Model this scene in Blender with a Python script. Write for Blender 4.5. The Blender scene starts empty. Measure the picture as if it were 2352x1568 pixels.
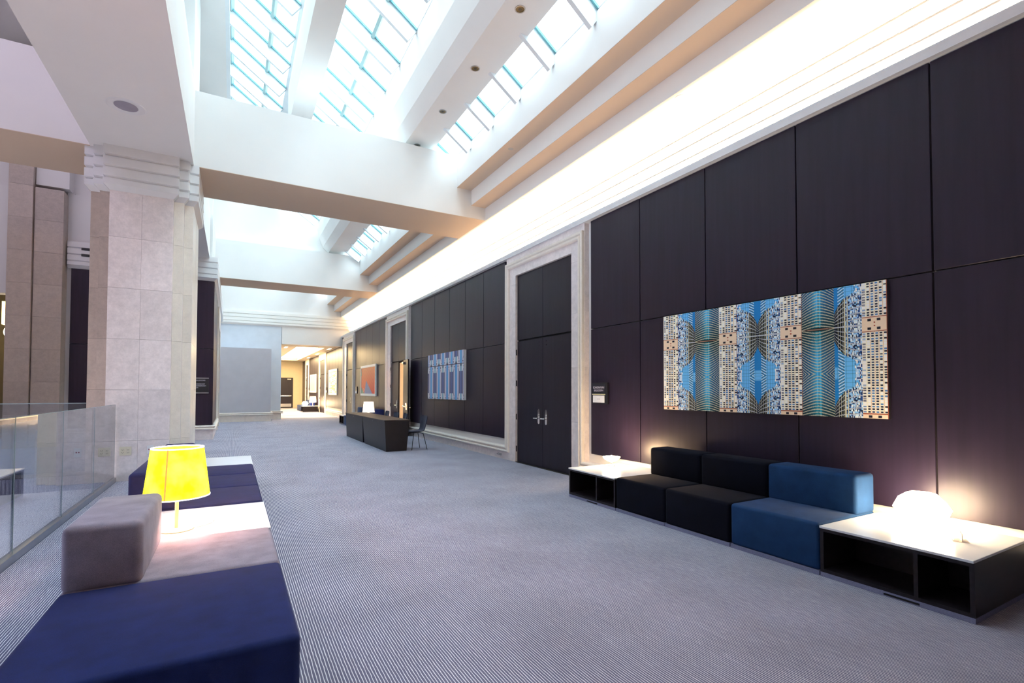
import bpy, math, random
import numpy as np
from mathutils import Vector, Matrix
random.seed(7)
PI = math.pi
SC = bpy.context.scene
COL = SC.collection
# ------------------------------------------------------------------ camera
F_PX, YAW, PITCH, ROLL, V0 = 1143.8, 0.51184, 0.024479, 0.0016972, 868.35
cd = bpy.data.cameras.new('camera'); cam = bpy.data.objects.new('camera', cd); COL.objects.link(cam)
cd.sensor_width = 36; cd.lens = F_PX / 2352 * 36; cd.shift_y = (V0 - 784) / 2352
cd.clip_start = 0.05; cd.clip_end = 300
fy = Vector((math.sin(YAW), math.cos(YAW), 0)); rx = Vector((math.cos(YAW), -math.sin(YAW), 0)); uz = Vector((0, 0, 1))
FW = fy * math.cos(PITCH) + uz * math.sin(PITCH); UP = -fy * math.sin(PITCH) + uz * math.cos(PITCH)
RT = rx * math.cos(ROLL) + UP * math.sin(ROLL); UP = -rx * math.sin(ROLL) + UP * math.cos(ROLL)
cam.matrix_world = Matrix(((RT.x, UP.x, -FW.x, 0), (RT.y, UP.y, -FW.y, 0), (RT.z, UP.z, -FW.z, 1.5), (0, 0, 0, 1)))
SC.camera = cam
# ------------------------------------------------------------------ world, lights, exposure
SC.view_settings.view_transform = 'Standard'; SC.view_settings.look = 'None'
SC.view_settings.gamma = 1; SC.view_settings.use_curve_mapping = False
SC.view_settings.exposure = 0.2
SC.cycles.use_denoising = True
SC.cycles.max_bounces = 9; SC.cycles.diffuse_bounces = 5; SC.cycles.glossy_bounces = 4
SC.cycles.transmission_bounces = 6; SC.cycles.transparent_max_bounces = 12
SC.cycles.sample_clamp_indirect = 8.0
SC.cycles.caustics_reflective = False; SC.cycles.caustics_refractive = False
w = bpy.data.worlds.new('sky'); SC.world = w; w.use_nodes = True
wn = w.node_tree.nodes; wl = w.node_tree.links
bg = wn['Background']; bg.inputs['Strength'].default_value = 3.2
tc = wn.new('ShaderNodeTexCoord'); nz = wn.new('ShaderNodeTexNoise'); nz.inputs['Scale'].default_value = 2.2
rp = wn.new('ShaderNodeValToRGB'); rp.color_ramp.elements[0].position = 0.3; rp.color_ramp.elements[1].position = 0.7
rp.color_ramp.elements[0].color = (0.74, 0.88, 1.0, 1); rp.color_ramp.elements[1].color = (0.9, 0.97, 1.0, 1)
wl.new(tc.outputs['Generated'], nz.inputs['Vector']); wl.new(nz.outputs['Fac'], rp.inputs['Fac']); wl.new(rp.outputs['Color'], bg.inputs['Color'])

def area(name, loc, rot, sx, sy, power, col, spread=PI, portal=False):
    ld = bpy.data.lights.new(name, 'AREA'); ld.shape = 'RECTANGLE'; ld.size = sx; ld.size_y = sy
    ld.energy = power; ld.color = col; ld.spread = spread
    o = bpy.data.objects.new(name, ld); o.location = loc; o.rotation_euler = rot; COL.objects.link(o)
    if portal: ld.cycles.is_portal = True
    return o
WARM = (1.0, 0.72, 0.42)
# portal just outside the skylight glazing (only guides sky sampling)
SL = 0.72
def glz(x): return 6.87 + SL * (4.5 - x)
# strip lights inside the cove above the right wall, aimed up and inwards
for (a, b) in ((-3.9, 5), (5, 14), (14, 23), (23, 28.3)):
    area('cove_light', (5.80, (a + b) / 2, 4.43), (PI, 0, 0), 0.12, b - a, 125 * (b - a), (1.0, 0.68, 0.38), 1.05)
# hazy overcast daylight from high above (very wide soft sun)
sd = bpy.data.lights.new('hazy_sun', 'SUN'); sd.energy = 16; sd.angle = math.radians(95); sd.color = (0.87, 0.94, 1.0)
so = bpy.data.objects.new('hazy_sun', sd); so.rotation_euler = Vector((0.12, 0.10, -1)).to_track_quat('-Z', 'Y').to_euler(); COL.objects.link(so)
# corridor beyond: luminous ceiling trough
area('corridor_trough_light', (3.86, 37.2, 4.02), (0, 0, 0), 1.3, 13.4, 1150, (1.0, 0.70, 0.34))
for yy in (30.4, 34.0):
    area('corridor_downlight', (3.9, yy, 3.90), (0, 0, 0), 2.6, 0.25, 80, (1.0, 0.74, 0.40), 0.9)
# ballroom behind the open door
area('ballroom_light', (8.2, 18, 3.4), (0, 0, 0), 3, 3, 220, (1.0, 0.75, 0.5))
# the atrium's own lamps, far above the lower floor
area('atrium_light', (-6.0, 6.0, 10.2), (0, 0, 0), 4, 6, 230, (0.80, 0.72, 1.0))
area('atrium_light', (-5.0, 14.3, 10.2), (0, 0, 0), 4, 3.5, 60, (0.9, 0.80, 1.0))
# added fill light, out of view, brightening the slab faces of the void
area('lower_fill_light', (-8.95, 5.5, -2.9), (0, -PI / 2, 0), 2.4, 10.0, 420, (0.92, 0.9, 1.0), 1.7)
# ------------------------------------------------------------------ materials
def new_mat(name):
    m = bpy.data.materials.new(name); m.use_nodes = True
    return m, m.node_tree.nodes, m.node_tree.links, m.node_tree.nodes['Principled BSDF']
def N(nodes, t, **kw):
    n = nodes.new(t)
    for k, v in kw.items():
        if k in n.inputs: n.inputs[k].default_value = v
        else: setattr(n, k, v)
    return n
def plain(name, col, rough=0.5, metal=0.0, var=0.06, scale=6, bump=0.0, spec=0.5, emit=None, es=0, sheen=0, stretch=(1, 1, 1), bscale=None):
    m, n, l, p = new_mat(name)
    p.inputs['Roughness'].default_value = rough; p.inputs['Metallic'].default_value = metal
    p.inputs['Specular IOR Level'].default_value = spec
    if sheen: p.inputs['Sheen Weight'].default_value = sheen; p.inputs['Sheen Roughness'].default_value = 0.4
    g = N(n, 'ShaderNodeNewGeometry'); mp = N(n, 'ShaderNodeMapping'); mp.inputs['Scale'].default_value = stretch
    l.new(g.outputs['Position'], mp.inputs['Vector'])
    t = N(n, 'ShaderNodeTexNoise', Scale=scale, Detail=6.0); l.new(mp.outputs['Vector'], t.inputs['Vector'])
    r = N(n, 'ShaderNodeValToRGB'); r.color_ramp.elements[0].position = 0.3; r.color_ramp.elements[1].position = 0.7
    r.color_ramp.elements[0].color = tuple(c * (1 - var) for c in col) + (1,)
    r.color_ramp.elements[1].color = tuple(min(1, c * (1 + var)) for c in col) + (1,)
    l.new(t.outputs['Fac'], r.inputs['Fac']); l.new(r.outputs['Color'], p.inputs['Base Color'])
    if bump:
        t2 = N(n, 'ShaderNodeTexNoise', Scale=bscale or scale * 20, Detail=2.0); l.new(mp.outputs['Vector'], t2.inputs['Vector'])
        b = N(n, 'ShaderNodeBump', Strength=bump, Distance=0.004); l.new(t2.outputs['Fac'], b.inputs['Height'])
        l.new(b.outputs['Normal'], p.inputs['Normal'])
    if emit:
        p.inputs['Emission Color'].default_value = emit + (1,); p.inputs['Emission Strength'].default_value = es
    return m
def glass_mat(name, tint, f0=1.5, rough=0.0, boost=1.0):
    m, n, l, p = new_mat(name); n.remove(p); out = n['Material Output']
    tr = N(n, 'ShaderNodeBsdfTransparent'); tr.inputs['Color'].default_value = tint + (1,)
    gl = N(n, 'ShaderNodeBsdfGlossy', Roughness=rough); lw = N(n, 'ShaderNodeLayerWeight', Blend=0.5)
    r0 = ((f0 - 1) / (f0 + 1)) ** 2                      # Schlick, the same from both sides of the thin sheet
    pw = N(n, 'ShaderNodeMath', operation='POWER'); pw.inputs[1].default_value = 5.0; l.new(lw.outputs['Facing'], pw.inputs[0])
    mu = N(n, 'ShaderNodeMath', operation='MULTIPLY_ADD', use_clamp=True); mu.inputs[1].default_value = (1 - r0) * boost; mu.inputs[2].default_value = r0 * boost
    l.new(pw.outputs[0], mu.inputs[0])
    mx = N(n, 'ShaderNodeMixShader'); l.new(mu.outputs[0], mx.inputs[0]); l.new(tr.outputs[0], mx.inputs[1]); l.new(gl.outputs[0], mx.inputs[2])
    l.new(mx.outputs[0], out.inputs['Surface']); return m

PLASTER = plain('white_plaster', (0.80, 0.785, 0.77), 0.75, var=0.015, scale=1.5, bump=0.03)
TAN = plain('tan_underside_shade', (0.66, 0.52, 0.40), 0.75, var=0.01, scale=1.5)  # warm shaded tone of the ceiling undersides, put into their colour
COVEPL = plain('cove_plaster', (0.84, 0.82, 0.79), 0.7, var=0.01, scale=1.5)
BLUEWALL = plain('pale_blue_paint', (0.62, 0.68, 0.76), 0.7, var=0.03, scale=3, bump=0.05)
WOOD = plain('espresso_veneer', (0.017, 0.011, 0.026), 0.38, spec=0.28, var=0.16, scale=3.0, bump=0.05, stretch=(6, 6, 0.35), bscale=40)
DOORWOOD = plain('dark_door_veneer', (0.014, 0.011, 0.022), 0.42, spec=0.28, var=0.15, scale=3.0, bump=0.04, stretch=(6, 6, 0.35), bscale=40)
CABWOOD = plain('black_oak', (0.014, 0.010, 0.014), 0.4, spec=0.3, var=0.3, scale=3.0, stretch=(1, 8, 8))
DESKM = plain('black_desk_laminate', (0.010, 0.009, 0.013), 0.42, spec=0.3, var=0.15, scale=8)
GAP = plain('black_gap', (0.006, 0.005, 0.006), 0.9)
CHROME = plain('chrome', (0.8, 0.79, 0.77), 0.12, metal=1.0, var=0.02)
STEEL = plain('brushed_steel', (0.45, 0.45, 0.48), 0.3, metal=1.0, var=0.05)
BRASS = plain('dark_brass_reflector', (0.16, 0.13, 0.08), 0.35, metal=1.0, var=0.15, scale=30)
BLACKM = plain('black_metal', (0.012, 0.012, 0.014), 0.35, var=0.05)
WHITEP = plain('white_paint', (0.75, 0.75, 0.76), 0.4, var=0.02)
TOPW = plain('white_solid_top', (0.84, 0.84, 0.86), 0.22, var=0.01)
IVORY = plain('ivory_plastic', (0.72, 0.66, 0.52), 0.4, var=0.02)
SKYFR = plain('skylight_frame', (0.16, 0.42, 0.46), 0.4, var=0.04)
MULL = plain('mullion_grey_green', (0.34, 0.50, 0.50), 0.4, var=0.04)
RAFT = plain('rafter_paint', (0.76, 0.80, 0.83), 0.5, var=0.02)
def fabric(name, col, sheen=0.25):
    m, n, l, p = new_mat(name); p.inputs['Roughness'].default_value = 0.95; p.inputs['Specular IOR Level'].default_value = 0.15
    p.inputs['Sheen Weight'].default_value = sheen; p.inputs['Sheen Roughness'].default_value = 0.35
    p.inputs['Sheen Tint'].default_value = (0.75, 0.8, 1, 1)
    g = N(n, 'ShaderNodeNewGeometry')
    t = N(n, 'ShaderNodeTexNoise', Scale=7.0, Detail=5.0); t2 = N(n, 'ShaderNodeTexNoise', Scale=420.0, Detail=2.0)
    l.new(g.outputs['Position'], t.inputs['Vector']); l.new(g.outputs['Position'], t2.inputs['Vector'])
    ad = N(n, 'ShaderNodeMath', operation='ADD'); l.new(t.outputs['Fac'], ad.inputs[0]); l.new(t2.outputs['Fac'], ad.inputs[1])
    r = N(n, 'ShaderNodeValToRGB'); r.color_ramp.elements[0].position = 0.35; r.color_ramp.elements[1].position = 0.65
    hv = N(n, 'ShaderNodeMath', operation='MULTIPLY'); hv.inputs[1].default_value = 0.5; l.new(ad.outputs[0], hv.inputs[0])
    r.color_ramp.elements[0].color = tuple(c * 0.72 for c in col) + (1,); r.color_ramp.elements[1].color = tuple(c * 1.28 for c in col) + (1,)
    l.new(hv.outputs[0], r.inputs['Fac']); l.new(r.outputs['Color'], p.inputs['Base Color'])
    b = N(n, 'ShaderNodeBump', Strength=0.25, Distance=0.002); l.new(t2.outputs['Fac'], b.inputs['Height']); l.new(b.outputs['Normal'], p.inputs['Normal'])
    return m
NAVY = fabric('navy_wool', (0.005, 0.013, 0.078), 0.06)
BLACKNAVY = fabric('black_navy_wool', (0.0025, 0.003, 0.009), 0.04)
TEAL = fabric('mid_blue_wool', (0.011, 0.042, 0.125), 0.06)
GREYF = fabric('grey_lilac_wool', (0.25, 0.22, 0.28), 0.2)
INDIGO = fabric('indigo_wool', (0.016, 0.019, 0.075), 0.12)
CHAIRF = fabric('slate_blue_upholstery', (0.045, 0.048, 0.075), 0.2)

def stone(name, col, var=0.12):
    m, n, l, p = new_mat(name); p.inputs['Roughness'].default_value = 0.33
    g = N(n, 'ShaderNodeNewGeometry'); oi = N(n, 'ShaderNodeObjectInfo')
    t = N(n, 'ShaderNodeTexNoise', Scale=9.0, Detail=9.0); t.inputs['Roughness'].default_value = 0.75
    v = N(n, 'ShaderNodeTexVoronoi', Scale=60.0)
    cmb = N(n, 'ShaderNodeVectorMath', operation='ADD'); l.new(g.outputs['Position'], cmb.inputs[0])
    cx = N(n, 'ShaderNodeCombineXYZ'); mul = N(n, 'ShaderNodeMath', operation='MULTIPLY'); mul.inputs[1].default_value = 20
    l.new(oi.outputs['Random'], mul.inputs[0]); l.new(mul.outputs[0], cx.inputs[0]); l.new(mul.outputs[0], cx.inputs[2]); l.new(cx.outputs[0], cmb.inputs[1])
    l.new(cmb.outputs[0], t.inputs['Vector']); l.new(cmb.outputs[0], v.inputs['Vector'])
    r = N(n, 'ShaderNodeValToRGB'); e = r.color_ramp.elements; e[0].position = 0.34; e[1].position = 0.66
    e[0].color = tuple(c * (1 - var) for c in col) + (1,); e[1].color = tuple(min(1, c * (1 + var)) for c in col) + (1,)
    l.new(t.outputs['Fac'], r.inputs['Fac'])
    hs = N(n, 'ShaderNodeHueSaturation'); mr = N(n, 'ShaderNodeMapRange'); mr.inputs['To Min'].default_value = 0.93; mr.inputs['To Max'].default_value = 1.06
    l.new(oi.outputs['Random'], mr.inputs['Value']); l.new(mr.outputs[0], hs.inputs['Value']); l.new(r.outputs['Color'], hs.inputs['Color'])
    mx = N(n, 'ShaderNodeMixRGB', blend_type='MULTIPLY'); mx.inputs['Fac'].default_value = 0.14
    l.new(hs.outputs['Color'], mx.inputs['Color1']); l.new(v.outputs['Distance'], mx.inputs['Color2'])
    r2 = N(n, 'ShaderNodeMapRange'); r2.inputs['From Max'].default_value = 0.5; r2.inputs['To Min'].default_value = 0.55
    l.new(v.outputs['Distance'], r2.inputs['Value']); l.new(r2.outputs[0], mx.inputs['Color2'])
    l.new(mx.outputs['Color'], p.inputs['Base Color']); return m
STONE = stone('pale_pink_limestone', (0.80, 0.72, 0.71))
STONEW = stone('cream_limestone', (0.88, 0.81, 0.73), 0.05)
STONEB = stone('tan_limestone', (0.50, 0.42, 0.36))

def carpet_mat():
    m, n, l, p = new_mat('ribbed_carpet'); p.inputs['Roughness'].default_value = 1.0; p.inputs['Specular IOR Level'].default_value = 0.05
    g = N(n, 'ShaderNodeNewGeometry'); sp = N(n, 'ShaderNodeSeparateXYZ'); l.new(g.outputs['Position'], sp.inputs[0])
    # slight wander of the ribs
    mp = N(n, 'ShaderNodeMapping'); mp.inputs['Scale'].default_value = (60, 14, 1); l.new(g.outputs['Position'], mp.inputs[0])
    nw = N(n, 'ShaderNodeTexNoise', Scale=1.0, Detail=1.0); l.new(mp.outputs[0], nw.inputs['Vector'])
    mu = N(n, 'ShaderNodeMath', operation='MULTIPLY_ADD'); mu.inputs[1].default_value = 0.006; l.new(nw.outputs['Fac'], mu.inputs[0]); l.new(sp.outputs['X'], mu.inputs[2])
    dv = N(n, 'ShaderNodeMath', operation='DIVIDE'); dv.inputs[1].default_value = 0.0158; l.new(mu.outputs[0], dv.inputs[0])
    fr = N(n, 'ShaderNodeMath', operation='FRACT'); l.new(dv.outputs[0], fr.inputs[0])
    r = N(n, 'ShaderNodeValToRGB'); e = r.color_ramp.elements
    e[0].position = 0.0; e[0].color = (0.118, 0.120, 0.195, 1); e[1].position = 1.0; e[1].color = (0.118, 0.120, 0.195, 1)
    for pos, c in ((0.58, (0.140, 0.138, 0.215, 1)), (0.68, (0.72, 0.72, 0.78, 1)), (0.86, (0.72, 0.72, 0.78, 1)), (0.95, (0.108, 0.110, 0.182, 1))):
        q = e.new(pos); q.color = c
    l.new(fr.outputs[0], r.inputs['Fac'])
    t = N(n, 'ShaderNodeTexNoise', Scale=1.4, Detail=6.0); l.new(g.outputs['Position'], t.inputs['Vector'])
    t3 = N(n, 'ShaderNodeTexNoise', Scale=260.0, Detail=1.0); l.new(g.outputs['Position'], t3.inputs['Vector'])
    ad = N(n, 'ShaderNodeMath', operation='ADD'); l.new(t.outputs['Fac'], ad.inputs[0]); l.new(t3.outputs['Fac'], ad.inputs[1])
    mr = N(n, 'ShaderNodeMapRange'); mr.inputs['From Min'].default_value = 0.5; mr.inputs['From Max'].default_value = 1.5; mr.inputs['To Min'].default_value = 0.72; mr.inputs['To Max'].default_value = 1.25
    l.new(ad.outputs[0], mr.inputs['Value'])
    mx = N(n, 'ShaderNodeVectorMath', operation='SCALE'); l.new(r.outputs['Color'], mx.inputs[0]); l.new(mr.outputs[0], mx.inputs['Scale'])
    l.new(mx.outputs[0], p.inputs['Base Color'])
    b = N(n, 'ShaderNodeBump', Strength=0.3, Distance=0.003); l.new(t3.outputs['Fac'], b.inputs['Height']); l.new(b.outputs['Normal'], p.inputs['Normal'])
    return m
CARPET = carpet_mat()
LOWFLOOR = plain('pale_terrazzo', (0.75, 0.73, 0.72), 0.4, var=0.05, scale=5)
PANE = glass_mat('skylight_glass', (0.90, 0.98, 1.0), 1.45)
RAIL = glass_mat('rail_glass', (0.80, 0.85, 0.92), 1.5, boost=1.7)
RAILEDGE = plain('glass_edge', (0.25, 0.33, 0.36), 0.2, var=0.05)
CLEAR = glass_mat('clear_acrylic', (0.9, 0.88, 0.85), 1.5)
def emit_mat(name, col, s, two=None):
    m, n, l, p = new_mat(name)
    p.inputs['Base Color'].default_value = col + (1,); p.inputs['Emission Color'].default_value = col + (1,); p.inputs['Emission Strength'].default_value = s
    return m
TROUGH = emit_mat('luminous_ceiling', (1.0, 0.86, 0.6), 6.0)
LAMPW = emit_mat('glowing_white', (1.0, 0.76, 0.46), 55.0)
FLAME = emit_mat('bulb_glow', (1.0, 0.82, 0.55), 60.0)
SHADEW = emit_mat('lit_cream_shade', (1.0, 0.78, 0.55), 2.2)
DLW = emit_mat('lit_downlight', (1.0, 0.85, 0.6), 5.0)
EXITM = emit_mat('exit_lens', (0.75, 0.9, 0.1), 1.6)
# ------------------------------------------------------------------ mesh helpers
class MB:
    def __init__(s): s.v = []; s.f = []
    def box(s, x0, y0, z0, x1, y1, z1):
        b = len(s.v)
        s.v += [(x0, y0, z0), (x1, y0, z0), (x1, y1, z0), (x0, y1, z0), (x0, y0, z1), (x1, y0, z1), (x1, y1, z1), (x0, y1, z1)]
        s.f += [tuple(b + i for i in q) for q in ((0, 3, 2, 1), (4, 5, 6, 7), (0, 1, 5, 4), (1, 2, 6, 5), (2, 3, 7, 6), (3, 0, 4, 7))]
        return s
    def rings(s, rings, cap=True, closed=False):
        b = len(s.v); n = len(rings[0])
        for r in rings: s.v += [tuple(p) for p in r]
        m = len(rings)
        for i in range(m if closed else m - 1):
            i2 = (i + 1) % m
            for j in range(n):
                j2 = (j + 1) % n
                s.f.append((b + i * n + j, b + i * n + j2, b + i2 * n + j2, b + i2 * n + j))
        if cap and not closed:
            s.f.append(tuple(b + j for j in reversed(range(n)))); s.f.append(tuple(b + (m - 1) * n + j for j in range(n)))
        return s
    def tube(s, p0, p1, r0, r1=None, n=12):
        r1 = r0 if r1 is None else r1
        p0 = Vector(p0); p1 = Vector(p1); d = (p1 - p0).normalized()
        a = d.orthogonal().normalized(); c = d.cross(a)
        s.rings([[p + (a * math.cos(t) + c * math.sin(t)) * r for t in [2 * PI * k / n for k in range(n)]] for p, r in ((p0, r0), (p1, r1))]); return s
    def lathe(s, prof, cx=0, cy=0, n=32, cap=False):
        s.rings([[(cx + r * math.cos(2 * PI * k / n), cy + r * math.sin(2 * PI * k / n), z) for k in range(n)] for r, z in prof], cap=cap); return s
    def prism(s, poly, z0, z1):
        s.rings([[(x, y, z0) for x, y in poly], [(x, y, z1) for x, y in poly]]); return s
    def build(s, name, mat, parent=None, bevel=0, seg=2, smooth=False, loc=None):
        me = bpy.data.meshes.new(name); me.from_pydata(s.v, [], s.f); me.materials.append(mat)
        o = bpy.data.objects.new(name, me)
        import bmesh
        bm = bmesh.new(); bm.from_mesh(me); bmesh.ops.recalc_face_normals(bm, faces=bm.faces)
        if bevel: bmesh.ops.bevel(bm, geom=list(bm.edges), offset=bevel, segments=seg, profile=0.5, affect='EDGES', clamp_overlap=True)
        bm.to_mesh(me); bm.free()
        if smooth or bevel and seg > 2:
            for p in me.polygons: p.use_smooth = True
        return put(o, parent, loc)
def put(o, parent=None, loc=None):
    COL.objects.link(o)
    if loc: o.location = loc
    if parent: o.parent = parent
    return o
def sweep(path, prof, nrm, closed=False):
    """path: planar 3-D polyline; prof: (offset to the left of travel in plane, height along nrm)."""
    nrm = Vector(nrm); P = [Vector(p) for p in path]; n = len(P); out = []
    for i in range(n):
        if closed: a = (P[i] - P[i - 1]).normalized(); b = (P[(i + 1) % n] - P[i]).normalized()
        else:
            b = (P[i + 1] - P[i]).normalized() if i < n - 1 else (P[i] - P[i - 1]).normalized()
            a = (P[i] - P[i - 1]).normalized() if i > 0 else b
        la = nrm.cross(a); lb = nrm.cross(b); m = (la + lb).normalized(); k = 1 / max(0.2, m.dot(la))
        out.append([P[i] + m * (k * q) + nrm * h for q, h in prof])
    return out
def S(name, o=None, **kw):
    o['kind'] = 'structure'; return o
def empty(name, loc=(0, 0, 0), rz=0, structure=False):
    o = bpy.data.objects.new(name, None); o.location = loc; o.rotation_euler = (0, 0, rz); COL.objects.link(o)
    o.empty_display_size = 0.1
    if structure: o['kind'] = 'structure'
    return o
def thing(name, label, cat, loc=(0, 0, 0), rz=0, group=None):
    o = empty(name, loc, rz); o['label'] = label; o['category'] = cat
    if group: o['group'] = group
    return o
def tag(o, label, cat, group=None):
    o['label'] = label; o['category'] = cat
    if group: o['group'] = group
    return o
def box(name, mat, a, b, parent=None, bevel=0, seg=2):
    return MB().box(*[min(p, q) for p, q in zip(a, b)], *[max(p, q) for p, q in zip(a, b)]).build(name, mat, parent, bevel, seg)
_pc = {}
def piece(name, mat, a, b, parent, bevel=0.0):
    """box part whose mesh data is shared between pieces of one size"""
    lo = [min(p, q) for p, q in zip(a, b)]; hi = [max(p, q) for p, q in zip(a, b)]
    d = tuple(round(h - l, 3) for l, h in zip(lo, hi)); k = (name, mat.name, d)
    if k not in _pc:
        o = MB().box(0, 0, 0, *d).build(name, mat, None, bevel, 1)
        _pc[k] = o.data
    else: o = bpy.data.objects.new(name, _pc[k]); COL.objects.link(o)
    o.location = lo; o.parent = parent; return o
def text(body, size, mat, loc, rot, parent, name='lettering', align='CENTER', sx=1.0):
    cu = bpy.data.curves.new(name, 'FONT'); cu.body = body; cu.size = size; cu.align_x = align; cu.align_y = 'CENTER'; cu.extrude = 0.0006
    t = bpy.data.objects.new('tmp', cu); COL.objects.link(t)
    dg = bpy.context.evaluated_depsgraph_get(); dg.update()
    me = bpy.data.meshes.new_from_object(t.evaluated_get(dg)); bpy.data.objects.remove(t)
    me.materials.clear(); me.materials.append(mat)
    o = bpy.data.objects.new(name, me); COL.objects.link(o); o.location = loc; o.rotation_euler = rot; o.scale = (sx, 1, 1)
    if parent: o.parent = parent
    return o
RX = (PI / 2, 0, -PI / 2)     # lettering on a wall that faces -x, read from the room
# ------------------------------------------------------------------ floor
XW = 5.24
Y0, YF, YE = -4.0, 28.4, 46.0        # back wall, far wall, corridor end
fl = empty('floor', structure=True)
box('carpet', CARPET, (-1.74, Y0, -0.25), (6.2, YE, 0), fl)
box('carpet', CARPET, (-9.0, 11.35, -0.25), (-1.74, 30, 0), fl)
box('carpet', CARPET, (6.2, 15, -0.25), (10, 21, 0), fl)
lf = S('f', box('lower_floor', LOWFLOOR, (-9.2, Y0, -4.7), (-1.7, 11.5, -4.5)))
aw = empty('wall_atrium', structure=True)
box('slab_face', PLASTER, (-9, 11.35, -4.5), (-1.74, 11.5, -0.25), aw)
box('slab_face', PLASTER, (-1.74, Y0, -4.5), (-1.6, 11.5, -0.25), aw)
box('slab_face', PLASTER, (-9.2, Y0, -4.5), (-9.0, 30, 10.6), aw)
box('slab_face', PLASTER, (-9.2, Y0 - 0.2, -4.5), (-1.7, Y0, 10.6), aw)
# ------------------------------------------------------------------ right wall: veneer panels, stone, mouldings
wr = empty('wall_right', structure=True)
box('wall_core', PLASTER, (5.30, Y0, 0), (5.60, 7.13, 4.36), wr)
box('wall_core', PLASTER, (5.30, 9.12, 0), (5.60, 16.79, 4.36), wr)
box('wall_core', PLASTER, (5.30, 18.70, 0), (5.60, 25.46, 4.36), wr)
box('wall_core', PLASTER, (5.30, 27.05, 0), (5.60, YE, 4.36), wr)
for a, b in ((7.13, 9.12), (16.79, 18.70), (25.46, 27.05)):
    box('wall_core', PLASTER, (5.34, a, 3.93), (5.60, b, 4.36), wr)
PT = 4.36
def panels(ys, ztop=PT, zs=2.53, z0=0.44):
    for a, b in zip(ys[:-1], ys[1:]):
        a, b = min(a, b), max(a, b)
        for c, d in ((z0, zs), (zs, ztop)):
            piece('wall_panel', WOOD, (XW, a + 0.006, c + 0.006), (5.30, b - 0.006, d - 0.006), wr, 0.003)
panels([6.63, 5.468, 4.297, 3.121, 1.94, 0.77, -0.4, -1.6, -2.8, -4.0])
panels([9.64, 10.736, 11.813, 12.88, 14.04, 15.172, 16.32])
panels([19.34, 20.46, 21.6, 22.73, 23.86, 25.0])
CYS = [27.95, 28.4, 29.4, 30.4, 31.45, 32.5, 33.6]
panels(CYS[:2]); panels(CYS[1:], 3.93)
panels([36.6, 37.7, 38.8, 39.9, 41.0, 41.8], 3.93); panels([43.9, 44.9, 46.0], 3.93)
def base_slabs(y0, y1):
    n = max(1, round((y1 - y0) / 1.17)); d = (y1 - y0) / n
    for i in range(n):
        piece('base_slab', STONE, (5.21, y0 + i * d + 0.002, 0), (5.30, y0 + (i + 1) * d - 0.002, 0.30), wr)
BEAD = [(0.0, 0.0), (0.0, 0.05), (0.012, 0.062), (0.03, 0.066), (0.046, 0.06), (0.055, 0.045), (0.055, 0.035), (0.075, 0.035), (0.08, 0.05), (0.092, 0.062), (0.11, 0.062), (0.125, 0.05), (0.13, 0.03), (0.13, 0.0)]
def moulding(path, wall=wr, x=5.24, mat=None, nrm=(-1, 0, 0), name='moulding'):
    return MB().rings(sweep(path, BEAD, nrm)).build(name, mat or STONEW, wall)
def door_surround(ya, yb, oa, ob, zt=PT, par=wr, n=2):
    """stone slabs between the moulding (ya..yb) and the opening (oa..ob)"""
    zs = [0, 0.95, 1.9, 2.85, 3.75]
    for c, d in zip(zs[:-1], zs[1:]):
        for p, q in ((ya + 0.0, oa), (ob, yb)):
            piece('stone_slab', STONE, (5.205, p, c + 0.0015), (5.34, q, d - 0.0015), par)
    piece('stone_slab', STONE, (5.205, ya, 3.7515), (5.34, oa, zt), par); piece('stone_slab', STONE, (5.205, ob, 3.7515), (5.34, yb, zt), par)
    for k in range(n):
        w_ = (ob - oa) / n
        piece('stone_slab', STONE, (5.205, oa + k * w_ + 0.0015, 3.93), (5.34, oa + (k + 1) * w_ - 0.0015, zt), par)
X0 = 5.21
# openings: (moulding outer ya, yb, opening oa, ob)
DOORS = ((6.63, 9.63, 7.13, 9.12), (16.34, 19.33, 16.79, 18.70), (25.0, 27.93, 25.46, 27.05))
ends = [Y0] + [v for d in DOORS for v in d[:2]] + [33.6]
for ya, yb, oa, ob in DOORS: door_surround(ya + 0.12, yb - 0.12, oa, ob)
for i in range(0, len(ends), 2): base_slabs(ends[i] - (0.12 if i else 0), ends[i + 1] + (0.12 if i < len(ends) - 2 else 0))
base_slabs(36.6, 41.8); base_slabs(43.9, 46.0)
# moulding runs: along the base, up and over each door
path = [(X0, Y0, 0.30)]
for ya, yb, oa, ob in DOORS: path += [(X0, ya + 0.13, 0.30), (X0, ya + 0.13, PT - 0.13), (X0, yb - 0.13, PT - 0.13), (X0, yb - 0.13, 0.30)]
path += [(X0, 33.5, 0.30)]
rg = sweep(path, [(q, h) for q, h in BEAD], (-1, 0, 0))
MB().rings(rg).build('moulding', STONEW, wr)
for a, b in ((36.6, 41.8), (43.9, 46)):
    MB().rings(sweep([(X0, a, 0.3), (X0, b, 0.3)], BEAD, (-1, 0, 0))).build('moulding', STONEW, wr)
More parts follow.
